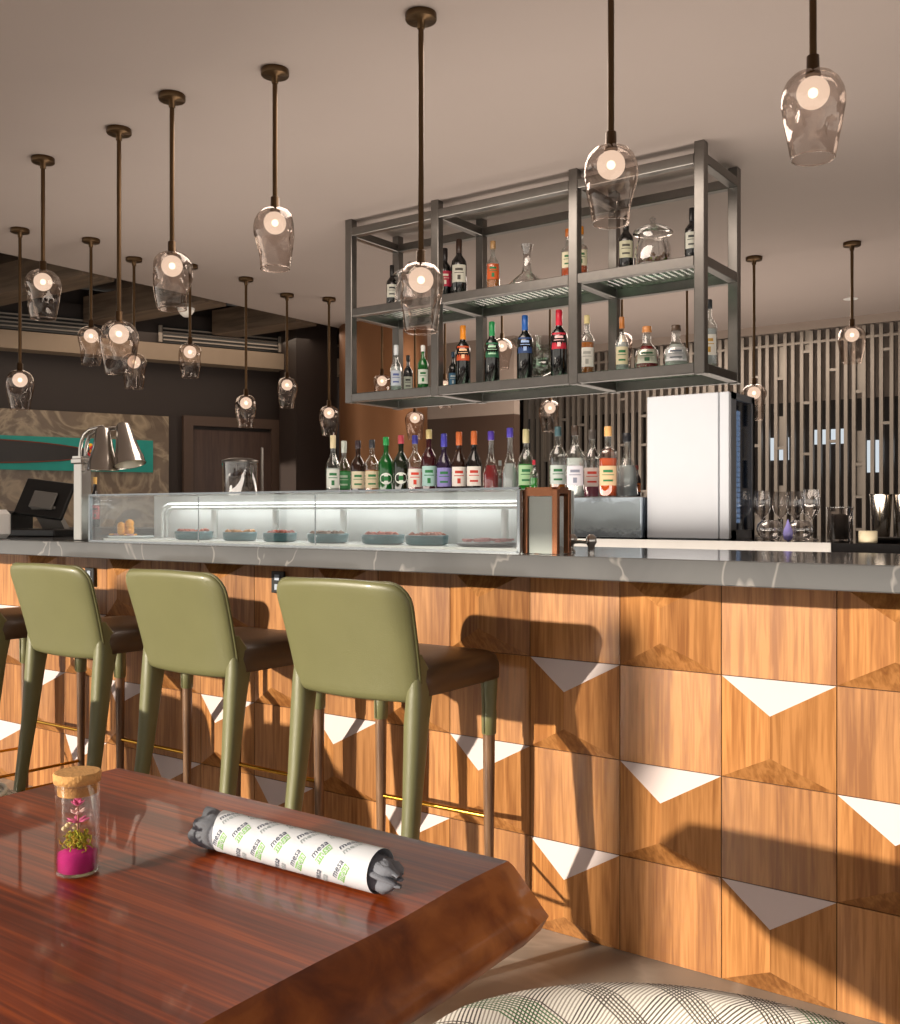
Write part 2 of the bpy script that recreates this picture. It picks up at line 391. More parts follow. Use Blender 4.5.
# ------------------------------------------------------------------ bar counter
YP = 2.56; TW, TH = 0.293, 0.267; X0 = -1.243
bar = thing('bar_counter', 'long bar faced with oak tiles and raised faceted tiles with pale gloss painted on their upper facets', 'bar counter', (-2.1, 2.9, 0))
OX, OY = -2.1, 2.9
p = MB(); random.seed(11)
def P3(x, z, y): return (x-OX, y-OY, z)
for c in range(-14, 8):
    x0 = X0+TW*c+0.0012; x1 = X0+TW*(c+1)-0.0012; xm = (x0+x1)/2
    for r in range(4):
        z0 = TH*r+0.0012; z1 = min(TH*(r+1)-0.0012, 1.0545); h = TH-0.0024
        t = (random.random()*.9+.05, random.random(), random.random())
        row = 3-r     # 0 = top row
        if (c+row) % 2 == 0:
            pr = 0.058; T = P3(xm, z1-0.31*h, YP-pr); Bm = P3(xm, z0+0.29*h, YP-pr)
            Aq, Bq, Cq, Dq = P3(x0, z1, YP), P3(x1, z1, YP), P3(x1, z0, YP), P3(x0, z0, YP)
            p.add([Aq, T, Bq], [(0, 1, 2)], SHEEN if row > 0 else OAK, tile=t)  # top row, under the slab, gets no painted gloss
            p.add([Bq, T, Bm, Cq], [(0, 1, 2, 3)], OAK, tile=t)
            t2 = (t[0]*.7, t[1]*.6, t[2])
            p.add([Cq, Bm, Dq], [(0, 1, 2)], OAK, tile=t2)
            t3 = (t[1], t[1]*.5+.4, t[0])
            p.add([Dq, Bm, T, Aq], [(0, 1, 2, 3)], OAK, tile=t3)
        else:
            p.add([P3(x0, z1, YP), P3(x0, z0, YP), P3(x1, z0, YP), P3(x1, z1, YP)], [(0, 1, 2, 3)], OAK, tile=t)
            e_ = 0.004
            p.add([P3(x0, z1, YP), P3(x0, z0, YP), P3(x1, z0, YP), P3(x1, z1, YP)]+[P3(x0, z1, YP+e_), P3(x0, z0, YP+e_), P3(x1, z0, YP+e_), P3(x1, z1, YP+e_)], [(0, 4, 5, 1), (1, 5, 6, 2), (2, 6, 7, 3), (3, 7, 4, 0)], OAK, tile=t)
p.build('tile_facing', bar)
MB().box((-2.13-OX, (YP+0.004+2.93)/2-OY, 0.525), (6.5, 2.93-YP-0.004, 1.05), JOINT).build('carcass', bar)
b = MB(); b.box((-2.13, 2.635, 1.085), (6.6, 0.67, 0.06), SLAB, bev=0.003)
tag(b.build('marble_countertop'), 'polished grey marble top with pale veins running the length of the bar', 'countertop')
for px, py, lab in ((92, 576, 'black power outlet on the bar front between the two left stools'), (280, 581, 'black power outlet on the bar front just behind the nearest stool')):
    x = xat(px, YP); z = zat(px, py, YP)
    o = thing('power_outlet', lab, 'power outlet', (x, YP-0.001, z), 0, 'outlets under the bar top')
    MB().box((0, -0.007, 0), (0.062, 0.012, 0.078), BLACK, bev=0.002).build('cover_plate', o)
    b = MB()
    for sz in (-1, 1): b.box((0, -0.0145, sz*0.017), (0.022, 0.003, 0.020), mat('socket grey', '9aa3b0'))
    b.build('socket', o)

# ------------------------------------------------------------------ bar stools
def make_stool():
    t = thing('bar_stool', '', 'bar stool')
    # seat
    b = MB(); rs = []
    prof = [(0.0, 0.745), (0.0, 0.745), (1.0, 0.75), (1.0, 0.79), (0.97, 0.815), (0.90, 0.826), (0.5, 0.832), (0.0, 0.832)]
    def sq(sx, sy, n=32, e=5):
        o = []
        for k in range(n):
            a = 2*PI*k/n; c, s = math.cos(a), math.sin(a)
            o.append((sx*math.copysign(abs(c)**(2/e), c), sy*math.copysign(abs(s)**(2/e), s)))
        return o
    for f, z in prof:
        f = max(f, 0.01); rs.append([Vector((x*f, y*f+0.015, z)) for x, y in sq(0.232, 0.212, 40, 8)])
    b.rings(rs, SEATL); b.build('seat', t)
    # backrest: lofted rounded panel leaning back, slightly curved in plan
    b = MB(); nz_, nx_ = 18, 16; zb, zt = 0.735, 1.045
    def prof_half(z):
        u = (z-zb)/(zt-zb)
        w = 0.212+0.020*u
        rt = 0.055; rb = 0.03
        dz = zt-z
        if dz < rt: w -= rt-math.sqrt(max(0, rt*rt-(rt-dz)**2))
        dz = z-zb
        if dz < rb: w -= rb-math.sqrt(max(0, rb*rb-(rb-dz)**2))
        return w
    front = []; back = []
    zs = [zb+(zt-zb)*(0.5-0.5*math.cos(PI*i/nz_)) for i in range(nz_+1)]
    vs = []; 
    for side in (0, 1):
        for z in zs:
            u = (z-zb)/(zt-zb); w = prof_half(z)
            for j in range(nx_+1):
                q = -1+2*j/nx_; q = math.sin(q*PI/2)
                x = w*q
                edge = (1-abs(q)**8)*min(1, (zt-z)/0.012+0.05)*min(1, (z-zb)/0.012+0.05)
                th = 0.018*math.sqrt(max(edge, 0.0))+0.004
                yc = -0.195-0.085*u**1.2+0.018*(x/0.22)**2
                zz = z+ (0.010*(1-(x/0.22)**2) if side == 0 else 0.010*(1-(x/0.22)**2))*(1 if u > .5 else -0.6)*(abs(u-.5)*2)
                vs.append((x, yc+(th if side else -th), zz))
    W = nx_+1; Nn_ = len(zs)*W; fs = []
    for i in range(len(zs)-1):
        for j in range(nx_):
            a = i*W+j; fs.append((a, a+1, a+W+1, a+W)); a += Nn_; fs.append((a, a+W, a+W+1, a+1))
    for i in range(len(zs)-1):
        a = i*W; fs.append((a, a+W, a+W+Nn_, a+Nn_)); a = i*W+nx_; fs.append((a, a+Nn_, a+W+Nn_, a+W))
    for j in range(nx_):
        fs.append((j, j+Nn_, j+1+Nn_, j+1)); a = (len(zs)-1)*W+j; fs.append((a, a+1, a+1+Nn_, a+Nn_))
    b.add(vs, fs, LEATHER, True); bk = b.build('backrest', t)
    b = MB()       # piping round the edge
    pts = []
    for i in range(len(zs)): pts.append((prof_half(zs[i])+0.001, zs[i]))
    loop = [(x, z) for x, z in pts]+[(-x, z) for x, z in pts[::-1]]
    cp = []
    for x, z in loop:
        u = (z-zb)/(zt-zb); zz = z+0.010*(1-(x/0.22)**2)*(1 if u > .5 else -0.6)*(abs(u-.5)*2)
        cp.append((x, -0.195-0.085*u**1.2+0.018*(x/0.22)**2, zz))
    b.tube(cp, 0.0045, mat('dark leather piping', '55532f', rough=0.5), n=6, closed=True); b.build('piping', bk)
    for s in (-1, 1):
        # rear leg: leather all the way, sweeping back
        b = MB(); rs = []
        for z, y, x, rx, ry in ((0.0, -0.265, 0.212, .014, .015), (0.25, -0.235, 0.207, .018, .019), (0.50, -0.200, 0.200, .023, .026), (0.68, -0.180, 0.198, .028, .034), (0.76, -0.168, 0.199, .026, .040), (0.815, -0.170, 0.203, .014, .032), (0.86, -0.190, .208, .008, .012)):
            rs.append([Vector((s*x+rx*math.copysign(abs(math.cos(2*PI*k/16))**.7, math.cos(2*PI*k/16)), y+ry*math.copysign(abs(math.sin(2*PI*k/16))**.7, math.sin(2*PI*k/16)), z)) for k in range(16)])
        b.rings(rs, LEATHER); b.build('leg', t)
        # front leg: sleeve over a round wooden shaft
        b = MB(); y = 0.180
        b.lathe([(0.010, 0), (0.011, 0.004), (0.017, 0.45), (0.018, 0.60)], LEGWOOD, c=(s*0.198, y, 0), n=16)
        lg = b.build('leg', t)
        b = MB(); b.lathe([(0.019, 0.585), (0.0215, 0.588), (0.0225, 0.64), (0.021, 0.66), (0.023, 0.70), (0.026, 0.76)], LEATHER, c=(s*0.198, y, 0), n=16, cap0=True)
        b.tube([(s*0.198-0.004, y-0.0225, 0.59), (s*0.198-0.004, y-0.024, 0.66), (s*0.198-0.004, y-0.026, 0.745)], 0.0028, LEATHER, n=6)
        b.build('leather_sleeve', lg)
        b = MB(); b.tube([(s*0.198, 0.180, 0.225), (s*0.206, -0.235, 0.235)], 0.006, BRASS, n=8); b.build('stretcher', t)
    b = MB(); b.tube([(-0.19, 0.180, 0.345), (0.19, 0.180, 0.345)], 0.0075, BRASS, n=10); b.build('footrest', t)
    b = MB(); b.tube([(-0.206, -0.236, 0.235), (0.206, -0.236, 0.235)], 0.006, BRASS, n=8); b.build('stretcher', t)
    return t
st = make_stool(); remember(st)
labs = ['olive leather bar stool nearest the camera, rightmost of the row',
        'olive leather bar stool in the middle of the three whole backs',
        'olive leather bar stool in front of the black power outlet, farthest left whole back',
        'olive leather bar stool cut by the left edge of the photo']
for i, (x, a) in enumerate(((-1.79, 0.03), (-2.46, -0.01), (-3.115, 0.0), (-3.765, 0.0))):
    o = st if i == 0 else copy_tree(st)
    o.location = (x, 2.245, 0); o.rotation_euler = (0, 0, a)
    tag(o, labs[i], 'bar stool', 'olive leather bar stools along the bar')

# ------------------------------------------------------------------ live edge table
TZ = 0.74
TABT = wood('polished red mahogany', '5a1e05', '9a430d', sc=(3.0, 110, 110), rough=0.36, coat=0.25, coatr=0.03, c3='782d08', spec=0.25, bump=0.03, warp=0.3)
TABE = wood('burled live edge', '6a3010', 'b2672c', sc=(14, 14, 20), rough=0.38, coat=0.4, warp=0.6, c3='8e4a1a', bump=0.6)
tb = thing('dining_table', 'polished red-brown timber table with a rough flared live edge', 'table', (-1.19, 0.60, 0))
random.seed(3); n = 120
def tabring(z, off, amp, seed):
    ring = []
    xl, xr, yn, yf = -0.44, 0.44, -0.85, 0.59
    pts = []
    per = [(xr, yn), (xr, yf), (xl, yf), (xl, yn)]
    for s_ in range(4):
        a = Vector(per[s_]); c = Vector(per[(s_+1) % 4]); N_ = 40 if s_ % 2 == 0 else 26
        for k in range(N_):
            p_ = a.lerp(c, k/N_); pts.append((p_, s_))
    for p_, s_ in pts:
        cx, cy = p_
        nx = ny = 0
        if s_ == 0: nx = 1
        elif s_ == 1: ny = 1
        elif s_ == 2: nx = -1
        else: ny = -1
        j = noise.noise(Vector((cx*5, cy*5, seed)))*amp
        q = Vector((cx+nx*(off+j), cy+ny*(off*0.55+j)))
        # soften the corners
        ex = min(abs(cx-xl), abs(cx-xr)); ey = min(abs(cy-yn), abs(cy-yf))
        ring.append(Vector((q.x, q.y, z)))
    # corner offset in both directions
    for idx in (0, 40, 66, 106):
        cx, cy = pts[idx][0]; ring[idx] = Vector((cx+math.copysign(off*0.8, cx), cy+math.copysign(off*0.45, cy), z))
    return ring
b = MB(); top = tabring(TZ, 0.0, 0.006, 1.0); 
b.add(top, [tuple(range(len(top)))], TABT)
rs = [top, tabring(TZ-0.006, 0.008, 0.006, 1.0), tabring(TZ-0.04, 0.035, 0.010, 1.4), tabring(TZ-0.075, 0.062, 0.012, 1.8), tabring(TZ-0.095, 0.050, 0.010, 2.0), tabring(TZ-0.10, 0.02, 0.004, 2.4)]
b.rings(rs, TABE, cap0=False, cap1=True); b.build('tabletop', tb)
for sy in (-1, 1):
    b = MB(); b.box((0, -0.13+sy*0.42, 0.03), (0.50, 0.10, 0.06), BLACK, bev=0.006); b.box((0, -0.13+sy*0.42, 0.35), (0.10, 0.08, 0.58), BLACK, bev=0.004); b.box((0, -0.13+sy*0.42, 0.635), (0.5, 0.08, 0.02), BLACK)
    b.build('leg', tb)

# glass tube of dried flowers
jx, jy = -1.203, 0.812
j = thing('terrarium_jar', 'corked glass tube of pink sand, moss and a pink flower on the table', 'terrarium', (jx, jy, TZ+0.0005))
R = 0.029
b = MB(); b.lathe([(0.005, 0.0), (R-.003, 0.0005), (R, 0.004), (R, 0.122)], GLASS, n=40, cap0=True, cap1=False)
b.lathe([(R-.002, 0.122), (R-.002, 0.006), (0.004, 0.004)], GLASS, n=40, cap0=False, cap1=False)
b.tube([(R*math.cos(a*PI/16), R*math.sin(a*PI/16), 0.1225) for a in range(32)], 0.0012, GLASS, n=6, closed=True)
b.tube([((R-.003)*math.cos(a*PI/16), (R-.003)*math.sin(a*PI/16), 0.0018) for a in range(32)], 0.0014, GLASS, n=6, closed=True)
b.build('glass_tube', j)
CORK = mat('cork', 'c99659', rough=0.85, var=0.35, vscale=160, bump=0.8, bscale=300)
b = MB(); b.lathe([(R-.0035, 0.107), (R-.0025, 0.123), (R+.0015, 0.1235), (R+.0025, 0.135), (R+.0005, 0.137)], CORK, n=32); b.build('cork_stopper', j)
PINK = mat('magenta sand', 'c41e82', rough=0.9, var=0.25, vscale=500, bump=0.5, bscale=900)
b = MB(); b.lathe([(R-.0045, 0.0045), (R-.0035, 0.006), (R-.0035, 0.027), (0.015, 0.032), (0.001, 0.034)], PINK, n=28, dent=lambda a, z: 1.0); b.build('sand', j)
random.seed(9); b = MB()
for k in range(150):
    cc = random.choice(['9aa02a', 'b8b53a', '7f8a22', 'c9a83a'])
    a = random.uniform(0, 2*PI); r_ = random.uniform(0.0, R-.008); z_ = 0.030+random.uniform(0, .026)*(1-r_/R*0.6)
    c_ = Vector((r_*math.cos(a), r_*math.sin(a), z_)); pt = [c_]
    for q in range(4): c_ = c_+Vector((random.uniform(-.003, .003), random.uniform(-.003, .003), random.uniform(-.001, .0035))); pt.append(c_)
    b.tube(pt, 0.0009, mat('moss '+cc, cc, rough=0.9), n=4)
b.build('moss', j)
b = MB(); b.tube([(0, 0, 0.045), (0.002, 0, 0.07), (0.001, 0, 0.088)], 0.0014, mat('flower stem', '9a6a5a'), n=6)
PET = mat('pink petal', 'e06a9c', rough=0.6, var=0.3, vscale=90); PET2 = mat('pale petal', 'f0cfc8', rough=0.6)
for tier, (zz, nn, ln, up) in enumerate(((0.068, 7, .017, .3), (0.078, 6, .013, .7), (0.090, 6, .012, .8), (0.097, 5, .009, 1.3))):
    for k in range(nn):
        a = 2*PI*k/nn+tier*.5; d = Vector((math.cos(a), math.sin(a), up)).normalized(); p0 = Vector((0.001, 0, zz))
        b.tube([p0, p0+d*ln*.4, p0+d*ln*.8, p0+d*ln], [0.001, 0.0034, 0.0026, 0.0004], PET if tier != 1 else PET2, n=6, flat=0.4)
b.build('flower', j)
b = MB()
for k in range(5): b.lathe([(0.0005, 0), (0.003, .002), (0.0035, .004), (0.0005, .007)], mat('seed pod', 'e8d7a8', rough=.7), c=(-R*.55+0.002*k, -0.010+0.004*k, 0.055+0.004*(k % 3)), n=8)
b.build('seed_pods', j)

# rolled napkin in a printed paper sleeve
nx0, nx1, ny = -1.12, -0.815, 0.985
nr = 0.029
nk = thing('napkin_roll', 'grey napkin rolled in a white paper sleeve printed green and navy on the table', 'napkin roll', ((nx0+nx1)/2, ny+0.002, TZ+0.001), math.radians(1.5))
NAP = mat('grey linen napkin', '757880', rough=0.9, var=0.15, vscale=60, bump=0.5, bscale=600)
PAP = mat('white paper sleeve', 'c0c3c8', rough=0.55, var=0.03)
HL = (nx1-nx0)/2
b = MB(); rs = []
def crump(x, k, n, sd):
    a = 2*PI*k/n; return 1+0.16*noise.noise(Vector((math.cos(a)*2, math.sin(a)*2, x*35+sd)))
xs = [-HL-.022, -HL-.021, -HL-.014, -HL-.006, -HL-.001, -HL+.004, -HL+.02, -0.02, 0.05, HL-.02, HL-.006, HL+.002, HL+.008, HL+.015, HL+.022]
for x in xs:
    e_ = max(0, abs(x)-HL+.012); f = (1+e_*4*math.exp(-e_*30)) if x < 0 else (1-e_*11)
    if x > HL+.02: f = 0.35
    ring = []
    for k in range(36):
        a = 2*PI*k/36; amp = 1.0 if abs(x) >= HL-.001 else 0.0
        r_ = (nr-.0035)*f*(1+(crump(x, k, 36, 3)-1)*amp*2.2)
        y_ = r_*math.cos(a); z_ = max(nr*0.93+r_*math.sin(a)*0.95, 0.002)
        ring.append(Vector((x+(0.006*math.sin(3*a+1) if e_ > 0 else 0), y_, z_)))
    rs.append(ring)
b.rings(rs, NAP)
for q in range(5):     # folds at the right end
    a = q*1.25+.4
    b.tube([(HL-.004, .016*math.cos(a), nr+.014*math.sin(a)), (HL+.012, .014*math.cos(a+.3), nr+.012*math.sin(a+.3)), (HL+.026+.004*(q % 2), .007*math.cos(a+.6), nr*.8+.008*math.sin(a+.6))], [.010, .009, .004], NAP, n=10, flat=0.5)
for q in range(4):
    a = q*1.5+.2
    b.tube([(-HL+.006, .014*math.cos(a), nr+.012*math.sin(a)), (-HL-.012, .018*math.cos(a+.3), nr+.016*math.sin(a+.3)), (-HL-.022, .014*math.cos(a+.6), nr+.014*math.sin(a+.6))], [.010, .010, .006], NAP, n=10, flat=0.5)
b.build('napkin', nk)
b = MB(); rs = []
def slv(x, a, r_): return Vector((x, r_*math.cos(a), nr+r_*math.sin(a)*0.97 if True else 0))
for x in (-HL+.012, -HL+.034, -.04, .04, HL-.012, HL-.002): rs.append([slv(x-(0.012*math.cos(2*PI*k/40) if x < -HL+.015 else 0), 2*PI*k/40, nr) for k in range(40)])
b.rings(rs, PAP, cap0=False, cap1=False); sl = b.build('paper_sleeve', nk)
# printed pattern wraps the sleeve: green blocks and navy lettering
NAVY = mat('navy print', '26334c', rough=.6); GRN = mat('green print', '78a862', rough=.6); GRY = mat('grey print', '8b9698', rough=.6)
fc = bpy.data.curves.new('t', 'FONT'); fc.body = 'mesa'; fc.size = 0.0135; fc.extrude = 0; fc.align_x = 'CENTER'; fc.resolution_u = 2
fo = bpy.data.objects.new('t', fc); COL.objects.link(fo); bpy.context.view_layer.update()
tm = bpy.data.meshes.new_from_object(fo.evaluated_get(bpy.context.evaluated_depsgraph_get()))
TV = [v.co.copy() for v in tm.vertices]; TF = [tuple(p_.vertices) for p_ in tm.polygons]
bpy.data.objects.remove(fo)
b = MB()
def wrap(u, v, rr=nr+.0004): a = v/nr; return slv(u, a, rr)
uu = -HL+.036; col = 0
while uu < HL-.012:
    for q in range(5):
        v0 = nr*(PI*0.16+q*PI*0.42+(col % 2)*PI*0.21); rot = math.radians(62)
        kind = (q+col) % 2
        def plane(x, y): 
            c_, s_ = math.cos(rot), math.sin(rot); return uu+c_*x-s_*y, v0-(s_*x+c_*y)
        if kind == 0:
            qd = []
            for (x, y) in ((-.014, -.002), (-.005, -.002), (.006, -.002), (.014, -.002), (.014, -.012), (.006, -.012), (-.005, -.012), (-.014, -.012)): 
                u_, v_ = plane(x, y); qd.append(wrap(min(u_, HL-.004), v_, nr+.0003))
            b.add(qd, [(0, 1, 6, 7), (1, 2, 5, 6), (2, 3, 4, 5)], GRN)
        for dy, mm in ((0.0, NAVY), (-.0105, GRY if kind else PAP)):
            vv = []
            for t_ in TV:
                u_, v_ = plane(t_.x, t_.y+dy); vv.append(wrap(min(u_, HL-.003), v_, nr+.0006))
            b.add(vv, TF, mm)
    uu += 0.037; col += 1
b.build('printed_pattern', sl)

# ------------------------------------------------------------------ woven tub chairs
def woven():
    m, nt, bs = newmat('woven rope'); N = nt.nodes; L = nt.links
    uv = N.new('ShaderNodeUVMap'); uv.uv_map = 'weave'; sx = N.new('ShaderNodeSeparateXYZ'); L.new(uv.outputs[0], sx.inputs[0])
    def band(a, c, freq, thr, off=0.0):
        m1 = N.new('ShaderNodeMath'); m1.operation = 'MULTIPLY'; m1.inputs[1].default_value = a; L.new(sx.outputs[0], m1.inputs[0])
        m2 = N.new('ShaderNodeMath'); m2.operation = 'MULTIPLY_ADD'; m2.inputs[1].default_value = c; L.new(sx.outputs[1], m2.inputs[0]); L.new(m1.outputs[0], m2.inputs[2])
        m3 = N.new('ShaderNodeMath'); m3.operation = 'MULTIPLY_ADD'; m3.inputs[1].default_value = freq; m3.inputs[2].default_value = off; L.new(m2.outputs[0], m3.inputs[0])
        m4 = N.new('ShaderNodeMath'); m4.operation = 'FRACT'; L.new(m3.outputs[0], m4.inputs[0])
        m5 = N.new('ShaderNodeMath'); m5.operation = 'LESS_THAN'; m5.inputs[1].default_value = thr; L.new(m4.outputs[0], m5.inputs[0]); return m5.outputs[0]
    def mul(a, c):
        q = N.new('ShaderNodeMath'); q.operation = 'MULTIPLY'; L.new(a, q.inputs[0]); L.new(c, q.inputs[1]); return q.outputs[0]
    def mix(f, a, c):
        q = N.new('ShaderNodeMix'); q.data_type = 'RGBA'; L.new(f, q.inputs[0])
        if isinstance(a, str): q.inputs[6].default_value = lin(a)
        else: L.new(a, q.inputs[6])
        q.inputs[7].default_value = lin(c); return q.outputs[2]
    A_ = band(1, 1, 210, .42); B_ = band(1, -1, 210, .40)
    ga = band(1, 1, 15, .40); gb = band(1, -1, 13, .40, .3); gg = band(1, -1, 3.4, .14, .1)
    c = mix(A_, 'ece6dc', 'a39a8e')
    c = mix(mul(B_, gb), c, '463f38'); c = mix(mul(A_, ga), c, '5a5148'); c = mix(mul(B_, gg), c, '3f6b3a')
    L.new(c, bs.inputs['Base Color']); bs.inputs['Roughness'].default_value = .75
    bp = N.new('ShaderNodeBump'); bp.inputs['Strength'].default_value = .5; bp.inputs['Distance'].default_value = .002
    ad = N.new('ShaderNodeMath'); L.new(A_, ad.inputs[0]); L.new(B_, ad.inputs[1]); L.new(ad.outputs[0], bp.inputs['Height']); L.new(bp.outputs[0], bs.inputs['Normal'])
    return m
WOV = woven()
def make_tub():
    t = thing('tub_chair', '', 'chair')
    RR = 0.245; na = 60; A0 = math.radians(128)
    # cross-section of the shell (outward offset, height fraction) swept round a C
    sec = [(-.030, .0), (-.034, .3), (-.034, .7), (-.032, .9), (-.026, .97), (-.012, .997), (0.0, 1.0), (.012, .997), (.026, .965), (.032, .9), (.030, .7), (.012, .3), (-.010, .0)]
    vs = []; uvs = []; fs = []
    for i in range(na+1):
        th = -A0+2*A0*i/na; u = abs(th)/A0
        top = 0.80-0.17*max(0, (u-.35)/.65)**1.6; z0 = 0.34
        ln = 0
        for k, (o_, f) in enumerate(sec):
            r_ = RR+o_; x = r_*math.cos(th); y = r_*math.sin(th)*1.0
            z = z0+(top-z0)*f
            if k: ln += math.hypot((o_-sec[k-1][0]), (f-sec[k-1][1])*(top-z0))
            vs.append((x, y, z)); uvs.append((th*RR, ln))
    n = len(sec)
    for i in range(na):
        for k in range(n-1): fs.append((i*n+k, (i+1)*n+k, (i+1)*n+k+1, i*n+k+1))
        fs.append((i*n+n-1, (i+1)*n+n-1, (i+1)*n, i*n))
    fs.append(tuple(range(n))); fs.append(tuple(na*n+k for k in range(n))[::-1])
    b = MB(); b.add(vs, fs, WOV, True); o = b.build('shell', t)
    ul = o.data.uv_layers.new(name='weave')
    for l in o.data.loops: ul.data[l.index].uv = uvs[l.vertex_index]
    b = MB(); b.lathe([(0.01, .40), (0.195, .40), (.205, .42), (.205, .45), (.19, .47), (.02, .48)], mat('oatmeal cushion', 'b8ab98', rough=.9), n=32); b.build('seat', t)
    b = MB(); b.lathe([(0.01, .345), (0.21, .345), (.212, .37), (.21, .40), (.01, .40)], LEGWOOD, n=32); b.build('seat_frame', t)
    for sx in (-1, 1):
        for sy in (-1, 1):
            b = MB(); b.tube([(sx*.14, sy*.14, .36), (sx*.19, sy*.19, 0.0)], [.017, .010], LEGWOOD, n=12); b.build('leg', t)
    return t
tub = make_tub(); remember(tub)
tub.location = (-0.258, 0.627, 0); tub.rotation_euler = (0, 0, math.radians(112))
tag(tub, 'woven rope tub chair beyond the right end of the table, its rim in the foreground', 'chair', 'woven tub chairs')
po = thing('woven_pouf', 'low round woven pouf just peeping in at the left edge beyond the table', 'pouf', (-2.86, 1.50, 0))
b = MB(); b.lathe([(.15, 0), (.19, .02), (.215, .10), (.225, .21), (.22, .32), (.20, .385), (.15, .412), (.01, .42)], WOV, n=40)
o = b.build('woven_cover', po); ul = o.data.uv_layers.new(name='weave')
for l in o.data.loops:
    v = o.data.vertices[l.vertex_index].co; ul.data[l.index].uv = (v.x, v.y) if v.z > .38 else (math.atan2(v.y, v.x)*.22, v.z)
b = MB(); b.tube([(.16*math.cos(a*PI/16), .16*math.sin(a*PI/16), .414) for a in range(32)], .006, mat('rope trim', 'd8d0c2', rough=.8), n=6, closed=True); b.build('rope_trim', po)
for x_, y_, a_, l_ in ((-3.15, 1.0, 1.9, 'unseen woven rope tub chair added past the left edge for its shade, nearer of the pair facing the window'), (-3.80, 1.16, 1.2, 'unseen woven rope tub chair added past the left edge for its shade, farther of the pair facing the window')):  # extra chairs out of view, added to shade the lower tiles
    o = copy_tree(tub); o.location = (x_, y_, 0); o.rotation_euler = (0, 0, a_); tag(o, l_, 'chair', 'woven tub chairs')
# ------------------------------------------------------------------ pendants
BULBO = None
def bulb_mat():
    m = bpy.data.materials.new('frosted bulb'); m.use_nodes = True; nt = m.node_tree; nt.nodes.clear()
    o = nt.nodes.new('ShaderNodeOutputMaterial'); mx = nt.nodes.new('ShaderNodeMixShader'); mx.inputs[0].default_value = .72
    tr = nt.nodes.new('ShaderNodeBsdfTransparent'); em = nt.nodes.new('ShaderNodeEmission'); em.inputs[0].default_value = lin('fbdcc2'); em.inputs[1].default_value = 1.15
    nt.links.new(tr.outputs[0], mx.inputs[1]); nt.links.new(em.outputs[0], mx.inputs[2]); nt.links.new(mx.outputs[0], o.inputs[0]); return m
BM = bulb_mat(); BC = emis('bulb core', 'ffe0b8', 7.0)
def shade_mesh(seed):
    random.seed(seed); dents = [(random.uniform(0, 2*PI), random.uniform(-.17, -.06), random.uniform(.35, .7), random.uniform(.14, .34)) for _ in range(9)]
    def dent(a, z):
        f = 1.0
        for (a0, z0, w, amt) in dents:
            da = math.atan2(math.sin(a-a0), math.cos(a-a0)); f -= amt*math.exp(-(da/w)**2*2-((z-z0)/.035)**2)
        if z > -.015: f = 1-(1-f)*.2
        return f*(1+.03*math.sin(a*2+seed))
    prof = [(.016, .004), (.030, .000), (.052, -.010), (.068, -.026), (.079, -.048), (.083, -.070), (.083, -.092), (.079, -.115), (.075, -.140), (.069, -.165), (.064, -.190), (.060, -.212), (.056, -.228)]
    pf = []
    for i in range(len(prof)-1):
        for q in (0, .5): pf.append((prof[i][0]*(1-q)+prof[i+1][0]*q, prof[i][1]*(1-q)+prof[i+1][1]*q))
    pf.append(prof[-1])
    b = MB(); b.lathe(pf, PGLASS, n=40, cap0=False, cap1=False, dent=dent)
    b.tube([(.056*dent(a*PI/20, -.228)*math.cos(a*PI/20), .056*dent(a*PI/20, -.228)*math.sin(a*PI/20), -.228) for a in range(40)], .0022, PGLASS, n=6, closed=True)
    return b
CACHE = {}
def pendant(x, y, bz, label, group, seed):
    """bz = height of the bulb's centre"""
    t = thing('pendant_lamp', label, 'pendant lamp', (x, y, H), random.uniform(0, 6.28), group)
    top = bz+.055-H       # top of the shade, local
    key = seed
    def cached(k, fn, name, parent, z=0):
        if k in CACHE: o = CACHE[k].copy(); COL.objects.link(o)
        else: o = fn().build(name); CACHE[k] = o
        o.parent = parent; o.location = (0, 0, z); return o
    cached('can', lambda: MB().lathe([(.052, 0), (.053, -.003), (.053, -.020), (.051, -.023), (.014, -.024), (.013, -.05), (.010, -.052)], BRONZE, n=28), 'canopy', t)
    MB().lathe([(.0095, -.03), (.0095, top+.03)], BRONZE, n=14).build('rod', t)
    cached('sock', lambda: MB().lathe([(.010, .045), (.016, .042), (.017, .0), (.02, -.002), (.02, -.010)], BRONZE, n=16), 'socket', t, top)
    bu = cached('bulb', lambda: MB().lathe([(.001, .042)]+[(.042*math.sin(PI*k/14), .042*math.cos(PI*k/14)) for k in range(1, 14)]+[(.001, -.042)], BM, n=24), 'bulb', t, top-.055)
    if 'core' in CACHE: c_ = CACHE['core'].copy(); COL.objects.link(c_)
    else: c_ = MB().lathe([(.001, .013)]+[(.013*math.sin(PI*k/8), .013*math.cos(PI*k/8)) for k in range(1, 8)]+[(.001, -.013)], BC, n=12).build('filament'); CACHE['core'] = c_
    c_.parent = bu
    cached(('sh', seed), lambda: shade_mesh(seed), 'glass_shade', t, top)
    return t
ordn = ['first', 'second', 'third', 'fourth', 'fifth', 'sixth', 'seventh', 'eighth', 'ninth']
random.seed(21)
rowA = [(813, None, 92), (611, None, 164), (421, 18, 279), (275, 74, 222), (172, 99, 265), (119, 133, 333), (43, 162, 281)]
